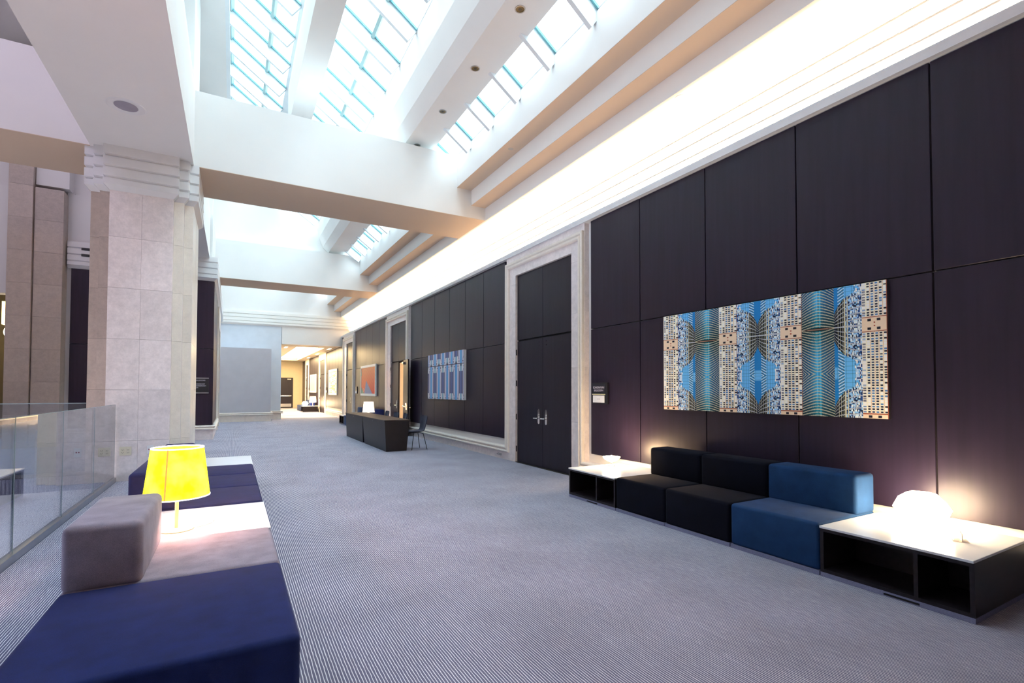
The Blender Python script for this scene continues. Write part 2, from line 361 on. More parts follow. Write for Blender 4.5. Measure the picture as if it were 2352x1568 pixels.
# cove lip, trough and the stepped cornice behind it
cv = empty('trim_1', structure=True)
box('cove_lip', WHITEP, (5.17, Y0, PT), (5.21, YF, 4.455), cv)
box('cove_shelf', COVEPL, (5.21, Y0, PT), (5.99, YF, 4.39), cv)
box('cove_back', COVEPL, (5.97, Y0, 4.39), (6.2, YF, 5.5), cv)
def cornice_profile(zb=4.78, h=0.18, n=4, proj=0.10, g=0.035):
    pr = [(0, zb), (0.0, zb)]
    pr = [(-0.02, zb), (0.0, zb), (proj * 0.75, zb + 0.075), (proj, zb + 0.085), (proj, zb + h - 0.012)]
    for k in range(1, n):
        z = zb + k * h
        pr += [(proj - g, z), (proj - g, z + 0.012), (proj, z + 0.012 + g * 0.66), (proj, z + h - 0.012)]
    pr += [(proj, zb + n * h), (-0.02, zb + n * h)]
    return pr
CP = cornice_profile()
MB().rings(sweep([(5.97, Y0, 0), (5.97, YF, 0)], [(q, h) for q, h in cornice_profile(proj=0.09, g=0.014)], (0, 0, 1))).build('cornice', COVEPL, cv)
# ------------------------------------------------------------------ ceiling: coffers, cross beams, left soffit, skylight well
ce = empty('ceiling', structure=True)
box('ceiling_edge', PLASTER, (5.15, Y0, 5.5), (6.2, YF + 0.5, 5.80), ce)
box('coffer_step', PLASTER, (4.79, Y0, 5.80), (6.2, YF + 0.5, 6.15), ce)
box('coffer_step', PLASTER, (4.43, Y0, 6.15), (6.2, YF + 0.5, 6.87), ce)
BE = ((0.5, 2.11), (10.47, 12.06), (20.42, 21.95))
for a, b in BE: box('beam_underside', TAN, (-0.645, a + 0.002, 5.495), (5.145, b - 0.002, 5.5035), ce)  # thin sheets that carry the tan shade tone
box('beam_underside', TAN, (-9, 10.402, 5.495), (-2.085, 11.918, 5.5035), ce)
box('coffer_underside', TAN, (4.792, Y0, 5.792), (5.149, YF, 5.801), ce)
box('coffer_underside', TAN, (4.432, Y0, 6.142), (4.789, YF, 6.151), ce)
for a, b in BE: box('cross_beam', PLASTER, (-0.66, a, 5.503), (5.152, b, 6.873), ce)
box('cross_beam', PLASTER, (-0.66, YF - 0.04, 5.503), (5.152, YF + 0.5, 9.5), ce)
box('soffit', PLASTER, (-2.08, Y0, 5.5), (-0.65, 17.70, 6.87), ce)
box('soffit', PLASTER, (-9, 10.40, 5.503), (-2.07, 11.92, 6.89), ce)
box('roof_slab', PLASTER, (-0.95, Y0, 6.87), (6.2, 2.11, 7.1), ce)
box('roof_slab', PLASTER, (-9.2, Y0, 10.6), (-0.1, 30, 10.8), ce)
# well walls above the soffit
wl_ = empty('wall_well', structure=True)
box('well_wall', PLASTER, (-1.3, Y0, 6.87), (-1.0, YF + 0.5, 10.6), wl_)
for a, b in ((10.9, 12.5), (20.6, 21.6), (1.0, 2.1), (6.0, 6.9), (16.0, 16.9)): box('pier', PLASTER, (-1.0, a, 6.87), (-0.70, b, 10.6), wl_)
box('well_end', PLASTER, (-1.0, 20.95, 6.87), (4.5, 21.4, 10.6), wl_)
box('well_end', PLASTER, (-1.0, 1.9, 6.87), (4.5, 2.11, 10.6), wl_)
box('well_end', PLASTER, (-1.0, YF - 0.04, 6.87), (4.5, YF + 0.4, 10.6), wl_)
# hung box beams running along the skylight
sb = empty('ceiling_beam', structure=True)
box('box_beam', PLASTER, (1.12, 2.11, 7.95), (1.57, 13.4, 9.0), sb)
# coved beam with downlights on its underside
MB().rings([[(x, y, z) for x, z in ((2.85, 8.06), (2.93, 7.55), (3.08, 7.2), (3.29, 7.0), (3.93, 7.0), (3.93, 7.26))] for y in (2.11, 20.95)]).build('box_beam', PLASTER, sb)
# ------------------------------------------------------------------ skylight (window_1)
w1 = empty('window_1', structure=True)
XS = [-0.15, 0.68, 1.12, 1.57, 2.33, 2.85, 3.20, 3.96, 4.50]
ySt = [0.19 + 1.06 * k for k in range(2, 28)]
ySt = [y for y in ySt if 2.1 < y < 28.4]
L_ = math.hypot(1, SL); ux, uzz = 1 / L_, -SL / L_; nx, nz_ = SL / L_, 1 / L_      # along slope, normal
def slopebox(name, mat, x0, x1, y0, y1, lo, hi, parent, cache={}):
    """box lying in the glazing plane between x0 and x1; lo/hi = offset below/above the plane"""
    k = (name, round(x0, 3), round(x1, 3), round(y1 - y0, 3), lo, hi)
    if k in cache: o = bpy.data.objects.new(name, cache[k]); COL.objects.link(o)
    else:
        m = MB(); m.box(0, 0, lo, (x1 - x0) * L_, y1 - y0, hi)
        m.v = [(p[0] * ux + p[2] * nx, p[1], p[0] * uzz + p[2] * nz_) for p in m.v]
        o = m.build(name, mat); cache[k] = o.data
    o.location = (x0, y0, glz(x0)); o.parent = parent; return o
segs = [(-0.15, 0.68), (0.68, 1.13), (1.57, 2.33), (2.33, 2.86), (3.92, 4.52)]
for y in ySt:
    for a, b in ((-0.15, 1.13), (1.57, 2.86), (3.92, 4.52)):
        slopebox('rafter', RAFT, a, b, y - 0.035, y + 0.035, -0.30, 0.02, w1)
for i, (ya, yb) in enumerate(zip(ySt[:-1], ySt[1:])):
    for a, b in segs:
        slopebox('glass_pane', PANE, a + 0.03, b - 0.03, ya + 0.03, yb - 0.03, 0.02, 0.03, w1)
    for xm in (-0.12, 0.68, 2.33):
        slopebox('glazing_bar', MULL, xm - 0.025, xm + 0.025, ya + 0.035, yb - 0.035, -0.06, 0.05, w1)
    slopebox('glazing_bar', MULL, 3.92, 3.99, ya + 0.035, yb - 0.035, -0.06, 0.05, w1)
    for a, b in ((-0.1, 1.12), (1.57, 2.85), (3.97, 4.5)):
        slopebox('glazing_bar', SKYFR, a, b, yb - 0.070, yb - 0.036, -0.02, 0.018, w1)
slopebox('sill', RAFT, 4.44, 4.7, 2.11, YF, -0.02, 0.05, w1)
slopebox('head', RAFT, -1.0, -0.14, 2.11, YF, -0.1, 0.05, w1)
box('curb', RAFT, (-0.24, 2.11, 9.72), (-0.155, YF, 10.5), w1)
box('curb', PLASTER, (-1.0, 2.11, 9.72), (-0.24, YF, 9.80), w1)
slopebox('solid_panel', RAFT, 2.84, 3.93, 2.11, YF, 0.0, 0.05, w1)
slopebox('solid_panel', RAFT, 1.10, 1.59, 2.11, YF, 0.0, 0.05, w1)
# ------------------------------------------------------------------ far wall, low block, corridor beyond
wf = empty('wall_far', structure=True)
box('wall_core', BLUEWALL, (-0.55, YF, 0.42), (2.20, YF + 0.3, 4.80), wf)
box('wall_core', PLASTER, (2.22, YF, 3.90), (5.99, YF + 0.3, 4.80), wf)
box('wall_core', PLASTER, (-0.55, YF, 4.80), (6.0, YF + 0.3, 5.6), wf)
box('base_slab', STONEW, (-0.55, YF - 0.03, 0), (2.22, YF + 0.3, 0.32), wf)
MB().rings(sweep([(5.88, YF, 0), (-0.5, YF, 0)], CP, (0, 0, 1))).build('cornice', COVEPL, wf)
def wall_mould(pathxy, par, mat=STONEW, z=0.30):
    prof = [(h, z + q) for q, h in BEAD]
    MB().rings(sweep([(x, y, 0) for x, y in pathxy], prof[::-1], (0, 0, 1))).build('moulding', mat, par)
wall_mould([(2.25, YF + 0.25), (2.25, YF - 0.03), (-0.5, YF - 0.03)], wf)
# corridor shell
wc = empty('wall_corridor', structure=True)
box('wall_core', BLUEWALL, (1.9, YF + 0.3, 0), (2.22, YE, 4.0), wc)
BEIGE = plain('beige_paint', (0.56, 0.47, 0.33), 0.7, var=0.03)
box('wall_core', BEIGE, (2.0, YE, 0), (6.0, YE + 0.2, 4.2), wc)
c2 = empty('ceiling_corridor', structure=True)
CT = plain('tan_ceiling', (0.50, 0.42, 0.33), 0.7, var=0.02)
for a, b in (((2.0, YF + 0.3), (3.12, YE)), ((4.6, YF + 0.3), (5.9, YE)), ((3.12, YF + 0.3), (4.6, 30.2)), ((3.12, 44.2), (4.6, YE))):
    box('ceiling_board', CT, (a[0], a[1], 3.92), (b[0], b[1], 4.3), c2)
box('luminous_panel', TROUGH, (3.12, 30.2, 4.12), (4.6, 44.2, 4.16), c2)
for gx in (2.62, 4.95):
    for gy in (30.4, 35.0, 39.5):
        t = thing('downlight', 'row of three lit square downlights, %s the glowing trough, %s' % ('left of' if gx < 3 else 'right of', {30.4: 'nearest', 35.0: 'middle set', 39.5: 'farthest'}[gy]), 'ceiling light', (gx, gy, 3.92))
        for k in range(3):
            piece('lens', DLW, (-0.07, k * 0.33, -0.012), (0.07, k * 0.33 + 0.16, -0.001), t)
piece('slot_diffuser', GAP, (5.08, 29.6, 3.915), (5.11, 33.5, 3.922), c2)
# low pale-blue block standing in front of the far wall
lb = empty('wall_block', structure=True)
box('block_core', plain('grey_lilac_paint', (0.52, 0.53, 0.60), 0.75, var=0.03, scale=3),  (-0.50, 26.8, 0.42), (1.64, 28.38, 3.50), lb)
box('base_slab', STONEW, (-0.50, 26.76, 0), (0.55, 28.36, 0.32), lb)
box('base_slab', STONEW, (0.554, 26.76, 0), (1.67, 28.36, 0.32), lb)
wall_mould([(1.68, 28.34), (1.68, 26.75), (-0.5, 26.75)], lb)
# ------------------------------------------------------------------ left wall block (x = -0.51), faces the hall and the camera
wL = empty('wall_left', structure=True)
box('wall_core', PLASTER, (-3.9, 17.76, 0), (-0.60, 28.4, 4.85), wL)
box('wall_core', PLASTER, (-3.9, 17.76, 4.85), (-0.58, 28.36, 6.87), wL)
box('wall_core', PLASTER, (-9.0, 17.9, 6.8), (-0.6, 18.3, 10.6), wL)
for c, d in ((0.44, 2.75), (2.75, 4.82)):
    for a, b in ((-3.88, -2.9), (-2.9, -1.75), (-1.75, -0.52)):
        piece('wall_panel', WOOD, (a + 0.005, 17.69, c + 0.005), (b - 0.005, 17.77, d - 0.005), wL, 0.003)
    for a, b in ((17.70, 19.0), (19.0, 20.3), (20.3, 21.6)):
        piece('wall_panel', WOOD, (-0.60, a + 0.005, c + 0.005), (-0.51, b - 0.005, d - 0.005), wL, 0.003)
for a, b in ((-3.9, -2.8), (-2.8, -1.7), (-1.7, -0.49)): piece('base_slab', STONE, (a, 17.66, 0), (b - 0.003, 17.76, 0.30), wL)
for a, b in ((17.76, 19.0), (19.0, 20.3), (20.3, 21.8)): piece('base_slab', STONE, (-0.60, a, 0), (-0.49, b - 0.003, 0.30), wL)
wall_mould([(-0.49, 21.8), (-0.49, 17.66), (-3.9, 17.66)], wL)
# stone surround with a dark door on the hall side
for a, b in ((21.8, 22.3), (24.0, 24.5)):
    for k in range(5): piece('stone_slab', STONEW, (-0.62, a, k * 0.93), (-0.46, b, k * 0.93 + 0.927), wL)
piece('stone_slab', STONEW, (-0.62, 22.3, 3.9), (-0.46, 24.0, 4.65), wL)
piece('door_leaf', DOORWOOD, (-0.60, 22.3, 0.01), (-0.54, 24.0, 2.5), wL); piece('transom_panel', DOORWOOD, (-0.60, 22.3, 2.52), (-0.54, 24.0, 3.88), wL)
piece('wall_core', PLASTER, (-0.62, 24.5, 0), (-0.51, 26.8, 4.85), wL)
MB().rings(sweep([(-0.53, 28.4, 0), (-0.53, 17.70, 0), (-3.95, 17.70, 0)], [(q, z - 4.78 + 4.82) for q, z in CP][::-1], (0, 0, 1))).build('cornice', WHITEP, wL)
# tall stone pier at the left edge of the frame, and the opening beyond it
sp_ = empty('wall_pier', structure=True)
zz = [0, 0.85, 1.7, 2.55, 3.4, 4.25, 5.1, 5.95, 6.8, 7.65, 8.5, 9.35, 10.2]
for c, d in zip(zz[:-1], zz[1:]):
    piece('stone_slab', STONEB, (-5.05, 17.28, c + 0.002), (-4.58, 17.9, d - 0.002), sp_)
    if d < 7: piece('stone_slab', STONEB, (-4.55, 17.34, c + 0.002), (-3.98, 17.9, d - 0.002), sp_)
box('wall_core', PLASTER, (-4.57, 17.45, 6.9), (-3.9, 17.9, 10.6), sp_)
box('wall_core', PLASTER, (-4.0, 17.77, 0), (-3.85, 18.0, 6.9), sp_)
box('wall_core', STONEB, (-4.99, 17.4, 0), (-4.0, 17.95, 6.8), sp_)
DKB = plain('dark_brown_recess', (0.10, 0.075, 0.03), 0.5, var=0.1)
box('recess_wall', DKB, (-9.0, 21.0, 0), (-3.9, 21.2, 6.8), sp_)
box('recess_head', PLASTER, (-9.0, 17.6, 4.0), (-5.05, 18.0, 6.8), sp_)
# back wall behind the camera
box('wall_back', WOOD, (-2.1, Y0 - 0.2, 0), (6.2, Y0, 6.9))['kind'] = 'structure'
# ballroom glimpsed through the open door
wb = empty('wall_ballroom', structure=True)
BALL = plain('ballroom_beige', (0.72, 0.6, 0.45), 0.7, var=0.03)
box('wall_core', BALL, (9.9, 15, 0), (10, 21.2, 4), wb); box('wall_core', BALL, (5.6, 21, 0), (10, 21.2, 4), wb)
box('wall_core', BALL, (5.6, 15, 0), (10, 15.2, 4), wb); box('wall_core', BALL, (5.6, 15, 3.9), (10, 21.2, 4.1), wb)
# ------------------------------------------------------------------ doors
def handle(par, y, z, side=-1, x=5.25, lev=1, plate=CHROME):
    h = MB(); r = 0.033
    pts = [(r * math.cos(t), 0.115 + r * math.sin(t)) for t in [PI * k / 8 for k in range(9)]] + [(r * math.cos(t), -0.115 + r * math.sin(t)) for t in [PI + PI * k / 8 for k in range(9)]]
    h.rings([[(x + side * d, y + a, z + b) for a, b in pts] for d in (0, 0.014)])
    o = h.build('door_handle', plate, par)
    m = MB().tube((x + side * 0.01, y, z - 0.035), (x + side * 0.06, y, z - 0.035), 0.014)
    m.tube((x + side * 0.055, y - 0.01 * lev, z - 0.035), (x + side * 0.055, y + 0.13 * lev, z - 0.038), 0.012, 0.010)
    m.tube((x + side * 0.01, y, z + 0.03), (x + side * 0.03, y, z + 0.03), 0.015)
    m.build('lever', CHROME, o); return o
def hinges(par, y, x=5.225):
    for z in (0.28, 0.95, 1.65, 2.3):
        MB().tube((x, y, z - 0.06), (x, y, z + 0.06), 0.012).build('hinge', STEEL if y < 8 else BLACKM, par)
def double_door(nm, oa, ob, open_near=False):
    d = empty(nm, structure=True); mid = (oa + ob) / 2; X1 = 5.25
    for a, b in ((oa + 0.006, mid - 0.004), (mid + 0.004, ob - 0.006)):
        piece('transom_panel', DOORWOOD, (X1, a, 2.56), (5.30, b, 3.925), d, 0.002)
    box('lintel_gap', GAP, (5.28, oa, 2.5), (5.34, ob, 2.6), d)
    far = box('door_leaf', DOORWOOD, (X1, mid + 0.004, 0.012), (X1 + 0.045, ob - 0.012, 2.525), d, 0.002)
    handle(far, mid + 0.13, 0.99, lev=1); hinges(far, ob - 0.01)
    if not open_near:
        near = box('door_leaf', DOORWOOD, (X1, oa + 0.012, 0.012), (X1 + 0.045, mid - 0.004, 2.525), d, 0.002)
        handle(near, mid - 0.13, 0.99, lev=1); hinges(near, oa + 0.01)
        for yy in (mid + 0.13, mid - 0.13):
            for zz_ in (2.38, 2.45):
                MB().tube((X1 - 0.006, yy, zz_), (X1 + 0.002, yy, zz_), 0.012).build('screw_cap', CHROME, near if yy < mid else far)
        box('jamb_back', GAP, (5.5, oa, 0), (5.55, ob, 2.6), d)
    else:
        lw = mid - oa - 0.016; ang = math.radians(-160)   # swings out into the hall and back against the wall
        lf_ = MB().box(-0.045, 0, 0.012, 0, lw, 2.525).build('door_leaf', DOORWOOD, d, 0.002)
        lf_.location = (5.14, oa + 0.03, 0); lf_.rotation_euler = (0, 0, PI - math.radians(8))
        MB().box(0.0, 0.12, 0.93, 0.05, lw - 0.1, 0.98).box(0, lw - 0.12, 0.86, 0.06, lw - 0.05, 1.08).build('push_bar', CHROME, lf_)
        MB().box(0.0, 0.02, 2.38, 0.06, 0.32, 2.46).build('door_closer', CHROME, lf_)
        MB().tube((-0.05, lw - 0.08, 0.93), (-0.10, lw - 0.08, 0.93), 0.014).box(-0.11, lw - 0.2, 0.92, -0.09, lw - 0.07, 0.945).build('lever', CHROME, lf_)
    box('threshold', GAP, (5.2, oa, 0.0), (5.6, ob, 0.006), d)
    return d
double_door('door_1', 7.13, 9.12)
double_door('door_2', 16.79, 18.70, True)
def single_door(nm, oa, ob, top=3.925, lever=True):
    d = empty(nm, structure=True); X1 = 5.25
    piece('transom_panel', DOORWOOD, (X1, oa + 0.006, 2.56), (5.30, ob - 0.006, top), d, 0.002)
    lf_ = box('door_leaf', DOORWOOD, (X1, oa + 0.01, 0.012), (X1 + 0.045, ob - 0.01, 2.525), d, 0.002)
    handle(lf_, oa + 0.5, 0.99, lev=1); hinges(lf_, ob - 0.01, 5.235)
    box('jamb_back', GAP, (5.3, oa, 0), (5.35, ob, top), d); return d
single_door('door_3', 25.46, 27.05)
for k, (ya, yb) in enumerate(((33.6, 36.6), (41.8, 43.9))):
    m = 0.42
    single_door('door_%d' % (4 + k), ya + m, yb - m, 3.5)
    for p, q in ((ya, ya + m), (yb - m, yb)):
        for c in range(4): piece('stone_slab', STONEW, (5.205, p, c * 0.98), (5.34, q, c * 0.98 + 0.977), wr)
    piece('stone_slab', STONEW, (5.205, ya + m, 3.5), (5.34, yb - m, 3.92), wr)
# double doors at the end of the corridor
d6 = empty('door_6', structure=True)
for a, b in ((2.35, 3.42), (3.43, 4.5)):
    l6 = box('door_leaf', DOORWOOD, (a, YE - 0.06, 0.01), (b, YE - 0.01, 2.55), d6)
    box('push_bar', CHROME, (a + 0.12, YE - 0.12, 0.98), (b - 0.12, YE - 0.07, 1.05), l6)
    box('kick_plate', STEEL, (a + 0.12, YE - 0.075, 0.08), (b - 0.12, YE - 0.06, 0.35), l6)
    box('pull_rod', CHROME, ((b if a < 3 else a) + (-0.09 if a < 3 else 0.06), YE - 0.10, 0.2), ((b if a < 3 else a) + (-0.06 if a < 3 else 0.09), YE - 0.07, 2.45), l6)
    box('door_closer', CHROME, (b - 0.45, YE - 0.12, 2.38), (b - 0.15, YE - 0.06, 2.45), l6)
ex = thing('exit_sign', 'small glowing exit sign above the double doors at the corridor end', 'sign', (2.75, YE - 0.08, 2.95))
box('housing', WHITEP, (-0.3, 0, -0.02), (0.3, 0.07, 0.32), ex); box('face', EXITM, (-0.26, -0.008, 0.02), (0.26, 0.0, 0.28), ex)
text('EXIT', 0.24, plain('exit_red', (0.5, 0.12, 0.03), 0.5), (0, -0.012, 0.15), (PI / 2, 0, 0), ex)
# ------------------------------------------------------------------ stone pillar with banded capital
pl = thing('pillar', 'big stepped stone pillar with banded white capital beside the glass railing', 'pillar', (-1.36, 11.0, 0))
def outline(o=0.0):
    """stepped plan, relative to the pillar base point; o grows it outwards"""
    a, b, c = 0.435 + o, 0.58 + o, 0.715 + o; y1, y2, y3 = -0.715 - o, -0.60 - o, -0.49 - o
    yb = 1.0 + o
    return [(-a, y1), (a, y1), (a, y2), (b, y2), (b, y3), (c, y3), (c, yb), (-c, yb), (-c, y3), (-b, y3), (-b, y2), (-a, y2)]
MB().prism(outline(-0.03), 0, 4.82).build('core', STONE, pl)
zr = [0, 0.66, 1.5, 2.34, 3.18, 4.02, 4.82]
for i, (c, d) in enumerate(zip(zr[:-1], zr[1:])):
    for a, b in ((-0.435, -0.001), (0.001, 0.435)):
        off = 0 if a < 0 else 0.0
        piece('stone_slab', STONE, (a, -0.715, c + 0.0015), (b, -0.68, d - 0.0015), pl)
    for s in (-1, 1):
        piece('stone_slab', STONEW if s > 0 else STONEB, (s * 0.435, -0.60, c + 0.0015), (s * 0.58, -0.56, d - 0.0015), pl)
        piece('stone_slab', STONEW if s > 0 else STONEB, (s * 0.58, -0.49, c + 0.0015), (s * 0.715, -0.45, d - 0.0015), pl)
        piece('stone_slab', STONEW, (s * 0.68, -0.449, c + 0.0015), (s * 0.714, 0.25, d - 0.0015), pl)
        piece('stone_slab', STONEW, (s * 0.68, 0.252, c + 0.0015), (s * 0.715, 1.0, d - 0.0015), pl)
        piece('stone_slab', STONE, (s * 0.40, -0.679, c + 0.0015), (s * 0.434, -0.601, d - 0.0015), pl)
        piece('stone_slab', STONE, (s * 0.545, -0.559, c + 0.0015), (s * 0.579, -0.491, d - 0.0015), pl)
base_o = outline(0.0)
# capital: four bands following the stepped plan, the lowest chamfered down to the shaft
rings = []
for q, z in [(0.0, 4.78), (0.075, 4.86), (0.08, 4.95), (0.05, 4.962), (0.05, 4.972), (0.08, 4.995), (0.08, 5.13), (0.05, 5.142), (0.05, 5.152), (0.08, 5.175), (0.08, 5.31), (0.05, 5.322), (0.05, 5.332), (0.08, 5.355), (0.08, 5.499)]:
    rings.append([(x, y, z) for x, y in outline(q)])
MB().rings(rings).build('capital', WHITEP, pl)
def outlet(x, z, w_, h_, mat, lab, cols, y=10.285, dark=None):
    t = thing('outlet', lab, 'outlet', (x, y, z))
    box('cover_plate', mat, (-w_ / 2, -0.008, -h_ / 2), (w_ / 2, 0, h_ / 2), t, 0.002, 1)
    for c in cols:
        s = box('socket', mat, (c - 0.022, -0.012, -0.045), (c + 0.022, -0.008, 0.045), t, 0.003, 1)
        for zz_ in (-0.022, 0.022):
            MB().box(c - 0.011, -0.0135, zz_ - 0.007, c - 0.007, -0.0118, zz_ + 0.007).box(c + 0.007, -0.0135, zz_ - 0.007, c + 0.011, -0.0118, zz_ + 0.007).box(c - 0.003, -0.0135, zz_ - 0.014, c + 0.003, -0.0118, zz_ - 0.009).build('slot', dark or BLACKM, s)
outlet(-1.518, 0.492, 0.16, 0.14, IVORY, 'ivory double power outlet on the stone pillar beside the glass railing', (-0.036, 0.036))
pj_ = thing('data_outlet', 'white data jack plate on the stone pillar, partly behind the yellow lampshade', 'outlet', (-1.185, 10.285, 0.5))
box('cover_plate', WHITEP, (-0.045, -0.008, -0.07), (0.045, 0, 0.07), pj_, 0.002, 1)
for c in (-0.016, 0.016): box('jack', plain('dark_red', (0.25, 0.01, 0.03), 0.5), (c - 0.008, -0.012, -0.005), (c + 0.008, -0.008, 0.013), pj_)
for yy, zc, lab in ((12.82, 0.19, 'small stone-coloured outlet plate low on the right wall, left one of a pair'), (12.33, 0.19, 'small stone-coloured outlet plate low on the right wall, right one of a pair')):
    t = thing('outlet', lab, 'outlet', (5.21, yy, zc)); box('cover_plate', STONEW, (-0.008, -0.04, -0.065), (0, 0.04, 0.065), t, 0.002, 1)
    box('socket', STEEL, (-0.012, -0.015, -0.04), (-0.008, 0.015, -0.02), t); box('socket', STEEL, (-0.012, -0.015, 0.02), (-0.008, 0.015, 0.04), t)
t = thing('hose_bib', 'small chrome twin valve low on the wall left of the big closed door', 'valve', (5.21, 9.83, 0.09))
for c in (-0.05, 0.05): MB().tube((0, c, 0), (-0.04, c, 0), 0.018, 0.014).build('knob', CHROME, t)
box('plate', STEEL, (-0.006, -0.08, -0.025), (0, 0.08, 0.025), t)
# ------------------------------------------------------------------ glass railings
gr = thing('glass_railing', 'frameless glass railing running from the stone pillar to the left frame edge', 'railing', (-1.66, 0, 0))
ps = [10.26, 8.857, 7.389, 5.955, 4.5, 3.05, 1.6, 0.15, -1.3, -2.75]
for a, b in zip(ps[:-1], ps[1:]):
    o = MB().box(-0.006, b + 0.008, 0.03, 0.006, a - 0.008, 1.255).build('glass_panel', RAIL, gr)
    MB().box(-0.007, b + 0.004, 0.03, 0.007, b + 0.0075, 1.255).box(-0.007, a - 0.0075, 0.03, 0.007, a - 0.004, 1.255).box(-0.007, b + 0.008, 1.255, 0.007, a - 0.008, 1.259).build('edge', RAILEDGE, o)
box('base_channel', STEEL, (-0.035, -2.75, 0.0), (0.03, 10.27, 0.07), gr)
gr2 = thing('glass_railing', 'glass railing across the far side of the atrium void behind the pillar', 'railing', (-2.08, 11.42, 0))
for k in range(4):
    a = -k * 1.45
    o = MB().box(a - 1.44, -0.006, 0.03, a - 0.01, 0.006, 1.255).build('glass_panel', RAIL, gr2)
    MB().box(a - 1.44, -0.007, 1.255, a - 0.01, 0.007, 1.268).build('edge', RAILEDGE, o)
box('base_channel', STEEL, (-5.8, -0.03, 0.0), (0, 0.03, 0.06), gr2)
# ------------------------------------------------------------------ modular seating
def fab_block(name, mat, a, b, par, r=0.035):
    o = box(name, mat, a, b, par, r, 4)
    return o
def puff(o, amt=0.012):
    """very slight crown on the seat top"""
    vs = o.data.vertices; xs = [v.co.x for v in vs]; ys = [v.co.y for v in vs]; zs = [v.co.z for v in vs]
    return o
def sofa(name, label, mat, x0, x1, y0, y1, back=None, group=None, cat='sofa', sz=0.42):
    t = thing(name, label, cat, ((x0 + x1) / 2, (y0 + y1) / 2, 0), 0, group)
    w2, d2 = (x1 - x0) / 2, (y1 - y0) / 2 - 0.003
    box('plinth', PLINTH, (-w2, -d2, 0), (w2, d2, 0.036), t)
    fab_block('seat', mat, (-w2, -d2, 0.034), (w2, d2, sz), t, 0.03)
    if back == 'R': fab_block('backrest', mat, (w2 - 0.32, -d2, sz - 0.02), (w2, d2, 0.76), t, 0.035)
    if back == 'L': fab_block('backrest', mat, (-w2, -d2, sz - 0.02), (-w2 + 0.36, d2, 0.76), t, 0.04)
    return t
PLINTH = plain('plinth_carpet', (0.20, 0.21, 0.33), 0.9, var=0.15, scale=120)
def table(label, x0, x1, y0, y1, openside=-1, group=None, split=0.62):
    """white-topped cabinet with two open cubbies on one side"""
    t = thing('side_table', label, 'side table', ((x0 + x1) / 2, (y0 + y1) / 2, 0), 0, group)
    w2, d2 = (x1 - x0) / 2, (y1 - y0) / 2 - 0.003; T = 0.026; zt = 0.388
    box('plinth', PLINTH, (-w2, -d2, 0), (w2, d2, 0.036), t)
    for s, n in ((-1, 'a'), (1, 'b')):
        MB().box(s * w2 if s < 0 else w2 - 0.001, 0, 0, s * w2 + 0.001, 0.001, 0.001)
    box('top', TOPW, (-w2 - 0.012, -d2, zt), (w2 + 0.005, d2, 0.406), t, 0.002, 1)
    b = MB(); b.box(-w2, -d2, 0.036, w2, d2, 0.036 + T).box(-w2, -d2, zt - T, w2, d2, zt)
    b.box(-w2, -d2, 0.036 + T, w2, -d2 + T, zt - T).box(-w2, d2 - T, 0.036 + T, w2, d2, zt - T)
    b.box(0, -d2 + T, 0.036 + T, 0.02, d2 - T, zt - T)
    b.build('cabinet', CABWOOD, t)
    yd = -d2 + (2 * d2) * (1 - split)
    sgn = openside
    box('divider', CABWOOD, (sgn * w2, yd - 0.013, 0.036 + T), (0.0, yd + 0.013, zt - T), t)
    box('cable_slot', GAP, (sgn * (w2 + 0.001), yd - 0.02, 0.008), (sgn * (w2 - 0.005), yd + 0.20, 0.022), t)
    return t
GR = 'seat units of the sofa along the right wall'
FX = 4.19
table('near white-topped table with open dark cubbies, under the faceted glowing lamp', FX, 5.145, 1.36, 2.335, split=0.67)
sofa('sofa_unit', 'mid-blue seat unit with backrest, beside the near white table on the right', TEAL, FX, 5.09, 2.34, 3.175, 'R', GR)
sofa('sofa_unit', 'black-navy middle seat unit of the right sofa, next to the mid-blue one', BLACKNAVY, FX, 5.09, 3.18, 4.005, 'R', GR)
sofa('sofa_unit', 'black-navy seat unit beside the far white table, below the sign', BLACKNAVY, FX, 5.09, 4.01, 4.815, 'R', GR)
table('white-topped cubby table between the closed double door and the dark sofa', FX, 5.145, 4.82, 5.80, split=0.62)
# left island bench
BX0, BX1 = -0.79, 0.28
sofa('ottoman', 'big navy backless block in the bottom left corner of the photo', NAVY, BX0, BX1, 2.40, 3.50, None, cat='ottoman')
sofa('sofa_unit', 'grey-lilac seat unit with backrest behind the navy ottoman, lit pink by the yellow lamp', GREYF, BX0, BX1, 3.505, 4.42, 'L')
table('white-topped table carrying the yellow lamp', BX0, BX1, 4.425, 5.48, openside=1)
GL = 'indigo seat units behind the yellow lamp'
for k, (a, b, lab) in enumerate(((5.485, 6.42, 'indigo seat unit right behind the yellow lamp table'), (6.425, 7.36, 'middle one of the three indigo seat units behind the yellow lamp'), (7.365, 8.30, 'farthest indigo seat unit, before the second white table'))):
    sofa('sofa_unit', lab, INDIGO, BX0, BX1, a, b, 'L', GL)
table('plain white-topped table at the far end of the left bench', BX0, BX1, 8.305, 9.42, openside=1)
